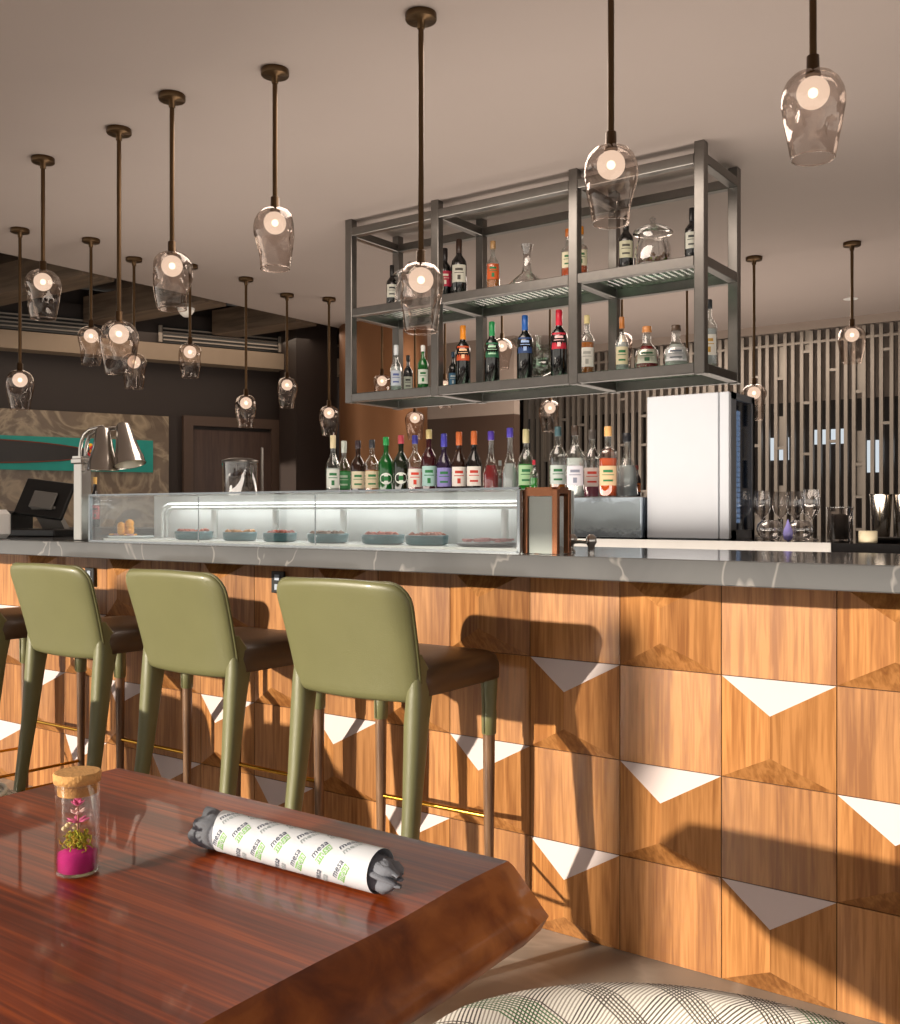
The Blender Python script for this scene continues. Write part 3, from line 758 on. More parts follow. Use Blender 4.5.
labA = ['dented glass pendant at the top right corner of the photo', 'dented glass pendant hanging in front of the right half of the bottle rack', 'low dented glass pendant overlapping the left bay of the bottle rack', 'dented glass pendant left of the bottle rack with its whole rod clear against the ceiling', 'dented glass pendant fifth from the right over the bar front', 'low large dented glass pendant directly above the second bar stool overlapping two smaller ones', 'dented glass pendant second from the left edge, high over the bar', 'dented glass pendant whose ceiling cup just touches the left edge']
for i, (px, pc, pb) in enumerate(rowA):
    if pc is None: yy = 2.70; xx = xat(px, yy)
    else:
        Z = (H-CAMH)/(511-pc+5)*1000; X = (px-450)/1000*Z; xx = X*CY-Z*SY; yy = X*SY+Z*CY
    pendant(xx, yy, zat(px, pb, yy), labA[i], 'pendants over the front of the bar', 1+i % 3)
rowB = [(20, 231, 379), (91, 241, 335), (134, 260, 361), (190, 267, 351), (246, 280, 402), (287, 296, 384), (329, 300, 412)]
labB = ['low small glass pendant nearest the left edge above the till', 'small glass pendant left of the big low one, bright bulb', 'small glass pendant half hidden behind the big low one', 'small smoky pendant over the air grille', 'low small pendant in front of the brown door', 'small pendant before the dark pier', 'low small pendant before the round bronze column']
for i, (px, pc, pb) in enumerate(rowB):
    Z = 1.67/(511-pc+3)*1000; X = (px-450)/1000*Z; x = X*CY-Z*SY; y = X*SY+Z*CY
    pendant(x, y, CAMH+(511-pb)/1000*Z, labB[i], 'pendants over the left return of the bar', 1+(i+1) % 3)
rowC = [(852, 334), (754, 392), (687, 420), (622, 340), (550, 407), (502, 345), (445, 385), (415, 417), (382, 380)]
for i, (px, pb) in enumerate(rowC):
    x = xat(px, 6.49)
    pendant(x, 6.49, zat(px, pb, 6.49), ['far pendant before the slat screen, nearest the right edge', 'low far pendant just right of the white fridge top', 'far pendant behind the right bay of the rack', 'far pendant seen past the third post of the rack', 'low far pendant under the middle of the rack', 'far pendant behind the green capped bottle', 'far pendant behind the left middle bay of the rack', 'low far pendant under the left bay of the rack', 'far pendant glowing through the leftmost bay of the rack'][i], 'pendants over the back of the bar island', 1+(i+2) % 3)

# ------------------------------------------------------------------ hanging rack
YF, YB = 4.33, 4.76; TB = 0.049
PX = [xat(351, YF), xat(437, YF), xat(575, YF), xat(701, YF)]
ZM, ZL = 2.365, 1.88
rk = thing('hanging_bottle_rack', 'steel tube rack with green glass shelves hung from the ceiling behind the bar', 'rack', ((PX[0]+PX[3])/2, (YF+YB)/2, H))
rx, ry = (PX[0]+PX[3])/2, (YF+YB)/2
for x in PX:
    for y in (YF, YB): MB().box((x-rx, y-ry, (ZL-.028+H)/2-H), (TB, TB, H-ZL+.028), STEEL, bev=.003).build('post', rk)
for z in (ZL, ZM, H-.075):
    for y in (YF, YB):
        for i in range(3): MB().box(((PX[i]+PX[i+1])/2-rx, y-ry, z-H), (PX[i+1]-PX[i]-TB, TB*.95, TB*.95), STEEL, bev=.003).build('rail', rk)
    for x in PX: MB().box((x-rx, 0, z-H), (TB*.95, YB-YF-TB, TB*.95), STEEL, bev=.003).build('crossbar', rk)
for z in (ZL, ZM):
    for i in range(3):
        MB().box(((PX[i]+PX[i+1])/2-rx, 0, z+TB/2+.001-H), (PX[i+1]-PX[i]-TB+.03, YB-YF-TB+.03, .008), SHELFG).build('glass_shelf', rk)
SZL, SZM = ZL+TB/2+.0055, ZM+TB/2+.0055

# ------------------------------------------------------------------ bottles
BGLASS = glass('bottle clear glass', 'eef0ee', base=.10, edge=.9, power=1.7, rough=.03)
def bprof(style, h, r):
    n = r*.33
    P = {'wine': [(r*.9, 0), (r, .01*h), (r, .60*h), (r*.93, .66*h), (n*1.4, .74*h), (n, .79*h), (n*.97, .97*h), (n*1.1, h)],
         'spirit': [(r*.92, 0), (r, .015*h), (r, .56*h), (r*.9, .62*h), (n*1.5, .70*h), (n, .75*h), (n, .97*h), (n*1.1, h)],
         'square': [(r*.95, 0), (r, .015*h), (r, .60*h), (r*.85, .66*h), (n*1.3, .69*h), (n, .73*h), (n, .96*h), (n*1.15, h)],
         'squat': [(r*.8, 0), (r, .03*h), (r*1.0, .30*h), (r*.88, .45*h), (r*.5, .57*h), (n, .64*h), (n*.9, .95*h), (n, h)],
         'tall': [(r*.9, 0), (r, .01*h), (r, .50*h), (r*.8, .58*h), (n*1.1, .70*h), (n, .76*h), (n, .98*h), (n*1.05, h)],
         'cone': [(r*.95, 0), (r, .02*h), (r*.98, .34*h), (r*.72, .46*h), (n*1.25, .60*h), (n, .7*h), (n, .97*h), (n*1.05, h)]}
    return P[style]
def rad_at(pf, z):
    for i in range(len(pf)-1):
        if pf[i][1] <= z <= pf[i+1][1]:
            q = (z-pf[i][1])/max(1e-6, pf[i+1][1]-pf[i][1]); return pf[i][0]*(1-q)+pf[i+1][0]*q
    return pf[-1][0]
DG = {k: mat('bottle glass '+k, v, rough=.08, spec=.7, coat=.6) for k, v in dict(dark='0d0b0c', olive='14200f', green='0f5a22', brown='2a140a', smoke='26262a', purple='271a35', deepred='3a0a12').items()}
LQ = {k: mat('liquid '+k, v, rough=.1, coat=.3, emit=None) for k, v in dict(green='1f9a2c', red='8f1620', amber='c4701a', orange='d9581c', pink='b04a63', clear='b9c0c2', blue='1f2fae', white='ccd3d0').items()}
def bottle(px, y, z, h, style, body, cap, label, lab, liquid=None, r=None, capcol2=None, lz=(.16, .44), group=None, dot=None, fill=.5, rnd=False):
    r = r or h*.125
    t = thing('bottle', lab, 'bottle', (xat(px, y), y, z+.0005), math.atan2(-xat(px, y), -y)*0 , group)
    # face the camera
    x = xat(px, y); t.rotation_euler = (0, 0, math.atan2(0-y, 0-x)+PI/2)
    pf = bprof(style, h, r)
    b = MB()
    if body == 'clear':
        b.lathe(pf, BGLASS, n=20)
    else: b.lathe(pf, DG[body], n=20)
    b.build('bottle_body', t)
    if body == 'clear' and liquid:
        zt = fill*h; q = [(max(.002, a*.90), max(.004, c)) for a, c in pf if c < zt]; q.append((rad_at(pf, zt)*.90, zt))
        MB().lathe(q, LQ[liquid], n=18).build('liquid', t)
    if label:
        z0, z1 = lz[0]*h, lz[1]*h; m = mat('label '+label, label, rough=.6, var=.05)
        nn = 14; vs = []; 
        for zz in (z0, z1):
            for k in range(nn+1):
                a = -PI/2+(-1.0+2.0*k/nn); rr = rad_at(pf, zz)+.0008; vs.append((rr*math.cos(a), rr*math.sin(a), zz))
        b = MB()
        if rnd:
            zc = (z0+z1)/2; vs = [(0, -rad_at(pf, zc)-.001, zc)]
            for k in range(20):
                a = -PI/2+.85*math.cos(2*PI*k/20); zz = zc+r*.75*math.sin(2*PI*k/20); vs.append((rad_at(pf, zz)*math.cos(a)*1.02, rad_at(pf, zz)*math.sin(a)*1.02, zz))
            b.add(vs, [(0, k+1, (k+1) % 20+1) for k in range(20)], m, True)
        else: b.add(vs, [(k, k+1, k+nn+2, k+nn+1) for k in range(nn)], m, True)
        m2 = mat('label print '+(dot or '3a3a3a'), dot or '3a3a3a', rough=.6)
        for (f0, f1, aw) in (((.38, .62, .28),) if rnd else ((.66, .80, .5), (.52, .56, .62), (.14, .40, .2) if int(px) % 2 else (.2, .3, .5))):
            zz0, zz1 = z0+(z1-z0)*f0, z0+(z1-z0)*f1; vs = []
            for zz in (zz0, zz1):
                for k in range(7):
                    a = -PI/2+aw*(-1+2*k/6); rr = rad_at(pf, zz)+.0014; vs.append((rr*math.cos(a), rr*math.sin(a), zz))
            b.add(vs, [(k, k+1, k+8, k+7) for k in range(6)], m2, True)
        b.build('label', t)
    n_ = r*.33
    ch = {'wine': .22, 'tall': .2}.get(style, .13)
    b = MB(); cm = mat('cap '+cap, cap, rough=.35, coat=.2)
    b.lathe([(n_*1.15, (1-ch)*h), (n_*1.2, (1-ch)*h+.002), (n_*1.2, 1.003*h), (n_*1.0, 1.012*h)], cm, n=14); b.build('bottle_cap', t)
    return t
gL, gM, gB, gR = 'bottles on the lower shelf of the rack', 'bottles on the upper shelf of the rack', 'bottles standing behind the glass food case', 'bottles on the steel box beside the fridge'
# lower rack shelf
yl = 4.47
for a in [
 (396, .27, 'tall', 'clear', 'cfd4d8', 'c8d0dc', 'clear slim bottle with silver cap at the left of the lower rack shelf', 'clear', '5868a8'),
 (408, .23, 'spirit', 'smoke', '222222', 'b9b9b0', 'black bottle with pale label between a clear and a green bottle', None, '333333'),
 (423, .25, 'spirit', 'green', 'e8e8e4', 'dfe6dc', 'green bottle with white cap beside the second rack post', None, '1d7a3c'),
 (453, .22, 'spirit', 'dark', '2b4a66', '3f6a8c', 'short dark bottle with blue neck left of the orange capped one', None, 'c0c8d0'),
 (463, .33, 'wine', 'dark', 'e08a1e', 'b4481f', 'dark wine bottle with orange cap and orange label', None, 'e6b890'),
 (492, .33, 'wine', 'dark', '1f8a4c', '1d5a3c', 'dark wine bottle with green cap and green label', None, '9fc8a8'),
 (525, .34, 'wine', 'dark', '1f5aa8', '223c6a', 'dark wine bottle with blue cap and blue label', None, '8fa8d0'),
 (559, .345, 'wine', 'dark', 'd0203a', 'b81f35', 'dark wine bottle with red cap and red label', None, 'f0c0c0'),
 (587, .30, 'spirit', 'clear', 'd8c890', 'eceae2', 'amber bottle with big white label right of the third rack post', 'amber', 'b8b8b0'),
 (622, .27, 'tall', 'clear', 'a8672c', 'd8cfae', 'pale bottle with cork stopper and cream label in the right bay', 'clear', '2d7a48'),
 (647, .21, 'squat', 'clear', 'c08048', 'c8c8b8', 'squat ruby bottle with copper coloured stopper in the right bay', 'red', '2d5a3a'),
 (676, .20, 'squat', 'clear', '4a3626', 'e6e6ea', 'squat clear bottle with dark cork and silvery label', 'white', '6a707a'),
 (709, .30, 'spirit', 'clear', '20262a', 'd5d2c8', 'clear bottle with black cap beyond the right front rack post', 'clear', 'b89040')]:
    px, h, sty, body, cap, lb, lab, lq, dot = a
    bottle(px, yl if px not in (408, 453) else 4.6, SZL, h, sty, body, cap, lb, lab, lq, dot=dot, group=gL, r=(.058 if h < .215 and sty == 'squat' else None), lz=(.42, .66) if sty == 'wine' else (.14, .46), fill=.55)
for a in [
 (392, .27, 'wine', 'dark', '1a1a1a', 'e8e4da', 'dark wine bottle behind the left rack posts on the upper shelf', None, '444444'),
 (445, .31, 'wine', 'dark', '1c1414', 'c02848', 'dark wine bottle with pink and white label behind the second post', None, 'f0e0d0'),
 (459, .345, 'wine', 'dark', '3a2418', 'ddd8cc', 'tall dark wine bottle with cream label on the upper rack shelf', None, '555048'),
 (493, .30, 'spirit', 'clear', 'b89060', 'd05a20', 'amber whiskey bottle with orange label on the upper rack shelf', 'amber', '2d7a48'),
 (568, .29, 'square', 'clear', 'c86a10', 'e8ddc0', 'orange glass bottle left of the third post on the upper shelf', 'orange', '2d6a3a'),
 (581, .29, 'square', 'clear', 'e08a18', 'e8ddc0', 'orange glass bottle right of the third post on the upper shelf', 'orange', '2d6a3a'),
 (626, .30, 'wine', 'dark', '101010', 'cfcab0', 'dark wine bottle with cream label beside the lidded jar', None, '555048'),
 (692, .28, 'wine', 'dark', '101010', 'd8d6cc', 'dark wine bottle with white label beside the right front post', None, '444444')]:
    px, h, sty, body, cap, lb, lab, lq, dot = a
    bottle(px, 4.55, SZM, h, sty, body, cap, lb, lab, lq, dot=dot, group=gM, lz=(.30, .58), fill=.5)

# ------------------------------------------------------------------ back bar
YBB = 4.02
bb = thing('back_bar', 'dark back bar counter with a pale steel front edge behind the main bar', 'counter', (-2.3, 4.6, 0))
BLKTOP = mat('black polished stone', '1b1a1a', rough=.08, var=.2)
MB().box((0, 0, .53), (6.4, 1.10, 1.06), DWALL).build('cabinet', bb)
MB().box((0, -.005, 1.085), (6.44, 1.17, .05), BLKTOP, bev=.002).build('worktop', bb)
EDG = mat('pale steel edging', 'b9b5b0', rough=.3, metal=.7)
MB().box((0.3, -.595, 1.085), (1.9, .008, .052), EDG).build('edge_strip', bb)
ZB = 1.1105
# bottle tier
t0, t1 = xat(318, 4.6), xat(563, 4.6)
tr = MB(); tr.box(((t0+t1)/2, 4.62, (ZB+1.315)/2), (t1-t0, .34, 1.315-ZB), mat('brown tier', '3a2e27', rough=.4), bev=.004)
tag(tr.build('bottle_tier'), 'low brown step on the back bar under the row of colourful bottles', 'display step')
gb = [(333, .335, 'tall', 'clear', 'e9d9b0', 'dfe4dc', 'frosted clear bottle with pale cap at the left end of the row', 'white', '2d7a48'),
 (344, .31, 'tall', 'clear', 'dfe8e0', '4fa565', 'clear bottle of green liqueur with white cap, second from the left end', 'green', 'cfe8d0'),
 (358, .30, 'spirit', 'brown', '3a2c34', 'd8cfb4', 'dark brown bottle with cream label and black cap in the back row', None, '2d7a48'),
 (372, .30, 'spirit', 'clear', '3a3a40', 'd8c8a8', 'amber bottle with dark cap in the back row left', 'amber', '2d7a48'),
 (386, .31, 'spirit', 'green', '2aa354', 'e6ece4', 'bright green bottle with green cap and round white label', None, '1d7a3c'),
 (401, .315, 'spirit', 'olive', 'c84a58', 'e6ece4', 'dark green bottle with red cap and round white label', None, '1d7a3c'),
 (415, .31, 'spirit', 'clear', '3c3a9a', 'e8e4dc', 'red bottle with blue cap and red and white label', 'red', 'd8402a'),
 (429, .335, 'spirit', 'deepred', 'd9c58a', 'a8ccc8', 'deep red bottle with gold cap and pale blue label', None, '1d7a3c'),
 (444, .31, 'tall', 'purple', '4a46b8', '8f88c8', 'dark bottle with violet cap and lavender label', None, '2d7a48'),
 (459, .315, 'tall', 'brown', 'd8703a', 'e6e0d8', 'dark bottle with orange cap and white label, left of its twin', None, 'c23a2a'),
 (474, .315, 'tall', 'dark', 'd8703a', 'e6e0d8', 'dark bottle with orange cap and white label, right of its twin', None, 'c23a2a'),
 (491, .31, 'cone', 'clear', '5a3fb0', None, 'conical bottle of red liqueur with violet cap', 'red', None),
 (510, .32, 'cone', 'clear', '5a4ac0', None, 'conical clear bottle with violet cap and teal neck', 'clear', None),
 (526, .31, 'tall', 'clear', 'dcd0a0', 'a9d0a0', 'bottle with cream cap and pale green label near the copper frame', 'green', '2d7a48')]
for a in gb:
    px, h, sty, body, cap, lb, lab, lq, dot = a
    o = bottle(px, 4.66 if px in (344,) else 4.56, 1.3155, h*1.13, sty, body, cap, lb, lab, lq, dot=dot, group=gB, r=.045, lz=(.16, .46), fill=.48, rnd=px in (386, 401))
bottle(500, 4.72, 1.3155, .20, 'spirit', 'clear', 'cfd6da', None, 'small clear bottle standing behind the conical red one', 'clear', group=gB)
bottle(534, 4.44, 1.3155, .18, 'spirit', 'clear', 'b02838', None, 'short green bottle with red cap at the right end of the row', 'green', group=gB)
# polished steel box + right bottles
bx0, bx1 = xat(568, 4.15), xat(640, 4.15)
b = MB(); b.box(((bx0+bx1)/2, 4.30, (ZB+1.30)/2), (bx1-bx0, .28, 1.30-ZB), mat('mirror steel', 'b9c3cc', rough=.07, metal=1.0, var=.1, bump=.3, bscale=14), bev=.004)
tag(b.build('steel_box'), 'polished steel box on the back bar carrying the clear spirit bottles', 'steel box')
for a in [
 (558, .29, 'spirit', 'clear', '4a6a72', 'cfdad6', 'clear and amber bottle at the left end above the steel box', 'amber', '2d7a48', .28),
 (575, .28, 'spirit', 'clear', '3c3028', 'c9c8d0', 'silvery bottle with dark cap second along the steel box', 'white', '7a7f90', .55),
 (592, .27, 'spirit', 'clear', '4a4440', 'd8c8c0', 'pink tinted bottle in the middle of the steel box', 'pink', 'c23a2a', .4),
 (608, .27, 'square', 'clear', 'd8a86a', 'd8b890', 'orange liqueur bottle with tan cork on the steel box', 'orange', '2d7a48', .55),
 (627, .25, 'squat', 'clear', '22242a', None, 'clear squat decanter bottle with black stopper on the steel box', 'clear', None, .5)]:
    px, h, sty, body, cap, lb, lab, lq, dot, fl_ = a
    yy = 4.24
    bottle(px, (4.22 if px in (575, 608) else 4.35) if px > 565 else 4.5, 1.3005 if px > 565 else 1.3155, h*1.2, sty, body, cap, lb, lab, lq, dot=dot, group=gR, r=.045 if sty != 'squat' else .052, fill=fl_)
bottle(637, 4.40, 1.3005, .15, 'spirit', 'brown', '7a2a20', 'c86a30', 'small brown bottle with orange label at the fridge edge', None, dot='2a1a10', group=gR)
# fridge
fx0, fx1 = xat(646, 4.20), xat(729, 4.20)
fz1 = 1.752
fr_ = thing('glass_fridge', 'upright fridge with a bright white reflective door and blue lit side', 'fridge', ((fx0+fx1)/2, 4.43, ZB))
fw = fx1-fx0; fh = fz1-ZB
FD = mat('white glass door', 'c9cdd3', rough=.08, coat=1.0, var=.02)
FB = mat('fridge grey frame', '77797e', rough=.35, metal=.5)
b = MB(); b.box((0, -.05, .02), (fw, .30, .04), FB); b.box((0, -.05, fh-.015), (fw, .30, .03), FB); b.box((0, .09, fh/2), (fw, .02, fh), FB); b.box((-fw/2+.01, -.05, fh/2), (.02, .30, fh), FB)
b.box((fw/2-.01, -.17, fh/2), (.02, .06, fh), FB); b.box((fw/2-.01, .08, fh/2), (.02, .04, fh), FB); b.build('cabinet', fr_)
b = MB(); b.box((-.022, -.215, fh/2), (fw-.045-.008, .03, fh-.004), FD, bev=.003); b.build('door', fr_)
b = MB(); b.box((fw/2-.022, -.215, fh/2), (.042, .03, fh-.004), FD, bev=.003); b.build('door_post', fr_)
MB().box((fw/2-.004, -.04, fh/2), (.006, .20, fh-.07), glass('blue grey side glass', 'b4bfcb', base=.1, edge=.4)).build('side_glass', fr_)
b = MB()
for k in range(22): b.box((fw/2-.03, -.04, .08+k*(fh-.16)/21), (.012, .034, .019), emis('blue led', 'd0dcf0', 1.2))
b.build('led_strip', fr_)

# glassware on the back bar right of the fridge
def lathe_obj(name, prof, m, n=24, cap0=True, cap1=False, parent=None, c=(0, 0, 0)):
    return MB().lathe(prof, m, n=n, cap0=cap0, cap1=cap1, c=c).build(name, parent)
GW = glass('glassware', 'e9e6e4', base=.14, edge=1.0, power=1.6, rough=.03)
wine_p = [(.034, 0), (.034, .003), (.006, .008), (.004, .02), (.004, .085), (.010, .095), (.030, .115), (.040, .145), (.039, .175), (.032, .215)]
def wineglass(px, y, lab, s=1.0, inv=False):
    t = thing('wine_glass', lab, 'wine glass', (xat(px, y), y, ZB+.0005), 0, 'stemware on the back bar')
    b = MB()
    if not inv:
        b.lathe([(r*s, z*s) for r, z in wine_p[4:]], GW, n=24, cap0=True, cap1=False); b.build('bowl', t)
        b = MB(); b.lathe([(r*s, z*s) for r, z in wine_p[:5]], GW, n=24); b.build('stem', t)
    else:
        b.lathe([(r*s, (.215-z)*s) for r, z in wine_p[4:]][::-1], GW, n=24, cap0=False, cap1=True); b.build('bowl', t)
        b = MB(); b.lathe([(r*s, (.215-z)*s) for r, z in wine_p[:5]][::-1], GW, n=24); b.build('stem', t)
    return t
wl = ['wine glass at the left end of the stemware beside the fridge', 'wine glass at the back, left of the purple drop', 'wine glass at the back, right of the purple drop', 'tall wine glass at the right end of the stemware']
for i, (px, y) in enumerate(((762, 4.50), (781, 4.75), (795, 4.72), (811, 4.35))): wineglass(px, y, wl[i])
for px, lab in ((770, 'low round glass bowl left of the purple drop'), (800, 'low round glass bowl right of the purple drop')):
    o = thing('glass_bowl', lab, 'glass bowl', (xat(px, 4.22), 4.22, ZB+.0005), 0, 'round glass bowls on the back bar')
    lathe_obj('bowl', [(.018, 0), (.030, .004), (.048, .022), (.056, .045), (.050, .068), (.034, .082)], GW, parent=o)
    MB().tube([(.034*math.cos(a*PI/12), .034*math.sin(a*PI/12), .083) for a in range(24)], .0016, GW, n=6, closed=True).build('rim', o)
b = MB(); b.lathe([(.004, 0), (.016, .006), (.021, .030), (.017, .048), (.008, .068), (.002, .088)], mat('lilac glass', '9a92d8', rough=.1, coat=.6), n=20)
o = b.build('drop_ornament'); o.location = (xat(788, 4.14), 4.14, ZB+.0008); tag(o, 'lilac teardrop ornament between the two round glass bowls', 'ornament')
o = thing('glass_jar', 'straight sided clear jar between the wine glasses and the shakers', 'jar', (xat(840, 4.4), 4.4, ZB+.0005))
lathe_obj('jar_body', [(.048, 0), (.052, .004), (.052, .13), (.056, .135), (.056, .14)], GW, parent=o)
lathe_obj('jar_contents', [(.03, .003), (.034, .01), (.034, .10), (.02, .11)], mat('dark contents', '3a322c', rough=.6), cap1=True, parent=o)
b = MB(); b.lathe([(.03, 0), (.034, .004), (.034, .045), (.03, .047)], mat('cream candle', 'd6c9a8', rough=.5), n=20)
o = b.build('candle_cup'); o.location = (xat(868, 4.06), 4.06, ZB+.0005); tag(o, 'small cream cup at the edge of the back bar by the shakers', 'cup')
for px, lab in ((881, 'steel cocktail shaker tin left of its twin at the right edge'), (905, 'steel cocktail shaker tin cut by the right edge')):
    o = thing('shaker_tin', lab, 'cocktail shaker', (xat(px, 4.25), 4.25, ZB+.0205), 0, 'steel shaker tins at the right edge')
    lathe_obj('tin_body', [(.030, 0), (.033, .004), (.042, .165), (.044, .17)], mat('polished tin', 'c9c0b4', rough=.15, metal=1.0), cap1=True, parent=o)
b = MB(); b.lathe([(.07, 0), (.09, .004), (.12, .018), (.118, .0195), (.01, .0195)], mat('dark tray', '2b2724', rough=.4), n=30)
o = b.build('round_tray'); o.location = (xat(893, 4.25), 4.25, ZB+.0005); o.scale = (1, .9, 1); tag(o, 'dark round tray under the steel shaker tins', 'tray')

# glass pieces on the rack
def lidded_jar(px, z, lab, s=1.0):
    o = thing('lidded_jar', lab, 'jar', (xat(px, 4.55), 4.55, z+.0005), 0)
    lathe_obj('jar_body', [(.06*s, 0), (.085*s, .004), (.092*s, .04*s), (.088*s, .12*s), (.070*s, .165*s), (.072*s, .19*s)], GW, parent=o)
    lathe_obj('lid', [(.072*s, .191*s), (.098*s, .195*s), (.095*s, .205*s), (.06*s, .228*s), (.02*s, .238*s), (.008*s, .245*s), (.018*s, .262*s), (.004*s, .278*s)], GW, parent=o, cap0=False)
    return o
o = lidded_jar(653, SZM, 'lidded glass jar of dried fruit and leaves on the upper rack shelf')
b = MB(); random.seed(4)
for k in range(90):
    cc = random.choice(['6a4a32', '4a3626', '7d8a3a', '5f4a36', '7a5a40', '8a9a42' if k > 60 else '6a4a32'])
    a = random.uniform(0, 6.28); r_ = .072*math.sqrt(random.random()); b.lathe([(.002, -.008), (.010, 0), (.002, .009)], mat('potpourri '+cc, cc, rough=.9), c=(r_*math.cos(a), r_*math.sin(a), .014+random.random()*.075), n=6)
ct = b.build('contents', o); ct['kind'] = 'stuff'
lidded_jar(410, SZM, 'empty lidded glass jar seen behind the low pendant on the upper rack shelf')
o = thing('decanter', 'clear long necked decanter on the upper rack shelf', 'decanter', (xat(527, 4.5), 4.5, SZM+.0005))
lathe_obj('decanter_body', [(.06, 0), (.105, .004), (.108, .015), (.08, .045), (.030, .085), (.020, .13), (.022, .19), (.034, .235)], GW, parent=o)
o = thing('glass_compote', 'footed clear glass bowl behind the blue capped bottle', 'glass bowl', (xat(538, 4.66), 4.66, SZL+.0005))
lathe_obj('bowl', [(.03, .05), (.085, .07), (.095, .14), (.11, .20), (.145, .235), (.15, .245)], GW, parent=o, n=32)
lathe_obj('foot', [(.07, 0), (.075, .004), (.02, .012), (.016, .03), (.03, .05)], GW, parent=o, cap1=True)
# water dispenser
yd = 3.75
o = thing('water_dispenser', 'clear water dispenser with steel lid behind the glass case', 'dispenser', (xat(240, 4.3), 4.3, ZB+.0005))
dz = 1.0
GD = glass('dispenser glass', 'd8d3cf', base=.12, edge=.9, power=1.8)
MB().lathe([(.09, 0), (.095, .005), (.095, .14), (.09, .148)], mat('dispenser base', '2e2a28', rough=.4), n=28).build('base', o)
MB().lathe([(.100, .149), (.106, .155), (.110, .425)], GD, n=32, cap0=True, cap1=False).build('tank', o)
MB().lathe([(.095, .152), (.098, .34)], mat('water', '8e938f', rough=.1, coat=.3), n=28).build('water', o).data.materials[0] = GD
MB().lathe([(.112, .426), (.113, .44), (.07, .452), (.01, .454)], STEEL, n=28).build('lid', o)
o = thing('tap_post', 'thin steel post beside the water dispenser', 'post', (xat(262, 4.2), 4.2, ZB+.0005))
MB().lathe([(.03, 0), (.03, .006), (.008, .01), (.008, .50), (.004, .505)], STEEL, n=12).build('post', o)
MB().lathe([(.03, 0), (.03, .006), (.009, .01), (.009, .19), (.013, .20), (.009, .212), (.003, .22)], CHROME, n=14, c=(.05, 0, 0)).build('tap', o)

# ------------------------------------------------------------------ glass food case on the bar
SLZ = 1.115
cx0, cx1 = xat(90, 2.345), xat(519, 2.345); cy0, cy1 = 2.345, 2.66; ch = .178
cs = thing('display_case', 'long low chilled glass case on the bar top', 'display case', ((cx0+cx1)/2, (cy0+cy1)/2, SLZ+.0005))
cw = cx1-cx0; cd = cy1-cy0
TR = mat('pale green steel', 'd2d6d3', rough=.3, metal=.3)
b = MB(); b.box((0, .02, .006), (cw-.03, cd-.06, .012), TR); b.build('tray', cs)
MB().box((0, -cd/2+.004, ch/2), (cw, .008, ch), CASEG).build('front_glass', cs)
MB().box((0, 0.004, ch-.002), (cw, cd-.02, .006), CASEG).build('top_glass', cs)
for sx in (-1, 1): MB().box((sx*(cw/2-.004), .004, ch/2-.003), (.008, cd-.018, ch-.008), CASEG).build('end_glass', cs)
MB().box((0, cd/2-.006, ch/2), (cw, .012, ch), mat('pale case back', 'cfd3d1', rough=.3, var=.12, vscale=4)).build('rear_panel', cs)
b = MB(); EM = mat('case rim steel', '9aa0a4', rough=.25, metal=.8)
b.box((0, -cd/2+.002, ch+.002), (cw+.004, .012, .006), EM); b.box((0, -cd/2+.002, .003), (cw+.004, .012, .006), EM)
for sx in (-1, 1): b.box((sx*cw/2, -cd/2+.002, ch/2), (.010, .012, ch-.006), EM)
b.build('frame', cs)
b = MB()
for q in range(2):
    z_ = ch-.035-q*.012
    b.tube([(-cw/2+.16, .06+.02*q, .014), (-cw/2+.16, .06+.02*q, z_-.03), (-cw/2+.175, .06+.02*q, z_-.01), (-cw/2+.20, .06+.02*q, z_), (cw/2-.06, .06+.02*q, z_)], .007, TR, n=10)
for k in range(5):
    xx = -cw/2+.42+k*.33; b.tube([(xx, .10, .013), (xx, .10, ch-.04)], .012, TR, n=10)
b.build('cooling_pipe', cs)
gm = []
for k, xx in enumerate((-cw/2+.62, -cw/2+1.18)): MB().box((xx, -cd/2+.009, ch/2), (.004, .002, ch-.02), EM).build('glass_joint', cs)
area_light('case_light', ((cx0+cx1)/2, 2.56, SLZ+ch-.014), 2.3, (1, 1.0, 0.98), cw-.3, sy=.05)
# dishes
TEALC = mat('teal stoneware', '3e6a70', rough=.35, coat=.3, var=.2, vscale=20); FOODC = ['b8604a', 'c8893a', 'a8503c', '7a5a40', 'c0604a', 'b46a50']
for k, (px, w, lab) in enumerate(((194, 40, 'first teal dish from the left in the glass case'), (240, 36, 'second teal dish from the left in the glass case'), (280, 36, 'third teal dish from the left in the glass case'), (328, 44, 'fourth teal dish from the left in the glass case'), (383, 46, 'fifth teal dish from the left in the glass case'), (427, 46, 'rightmost teal dish in the glass case, next to the pink tray'))):
    y_ = 2.455; x_ = xat(px, y_); Zc = depth(x_, y_); rr = w/2000*Zc*.93
    rr = min(rr, .085)
    o = thing('oval_dish', lab, 'dish', (x_, y_, SLZ+.0135), 0, 'teal dishes in the glass case')
    b = MB(); b.lathe([(rr*.82, 0), (rr*.97, .004), (rr, .020), (rr*1.02, .030), (rr*.96, .031), (rr*.92, .024), (.005, .023)], TEALC, n=28); b.build('dish_body', o)
    b = MB(); random.seed(k)
    for q in range(26):
        a = random.uniform(0, 6.28); r_ = rr*.8*math.sqrt(random.random()); b.lathe([(.002, -.004), (.012, .001), (.002, .008)], mat('food '+FOODC[k], FOODC[k], rough=.5, var=.3), c=(r_*math.cos(a), r_*math.sin(a), 0.029+random.random()*.004), n=7)
    b.build('food', o)['kind'] = 'stuff'
o = thing('seafood_tray', 'shallow tray of pink sliced fish at the right end of the case', 'tray', (xat(487, 2.47), 2.47, SLZ+.0135))
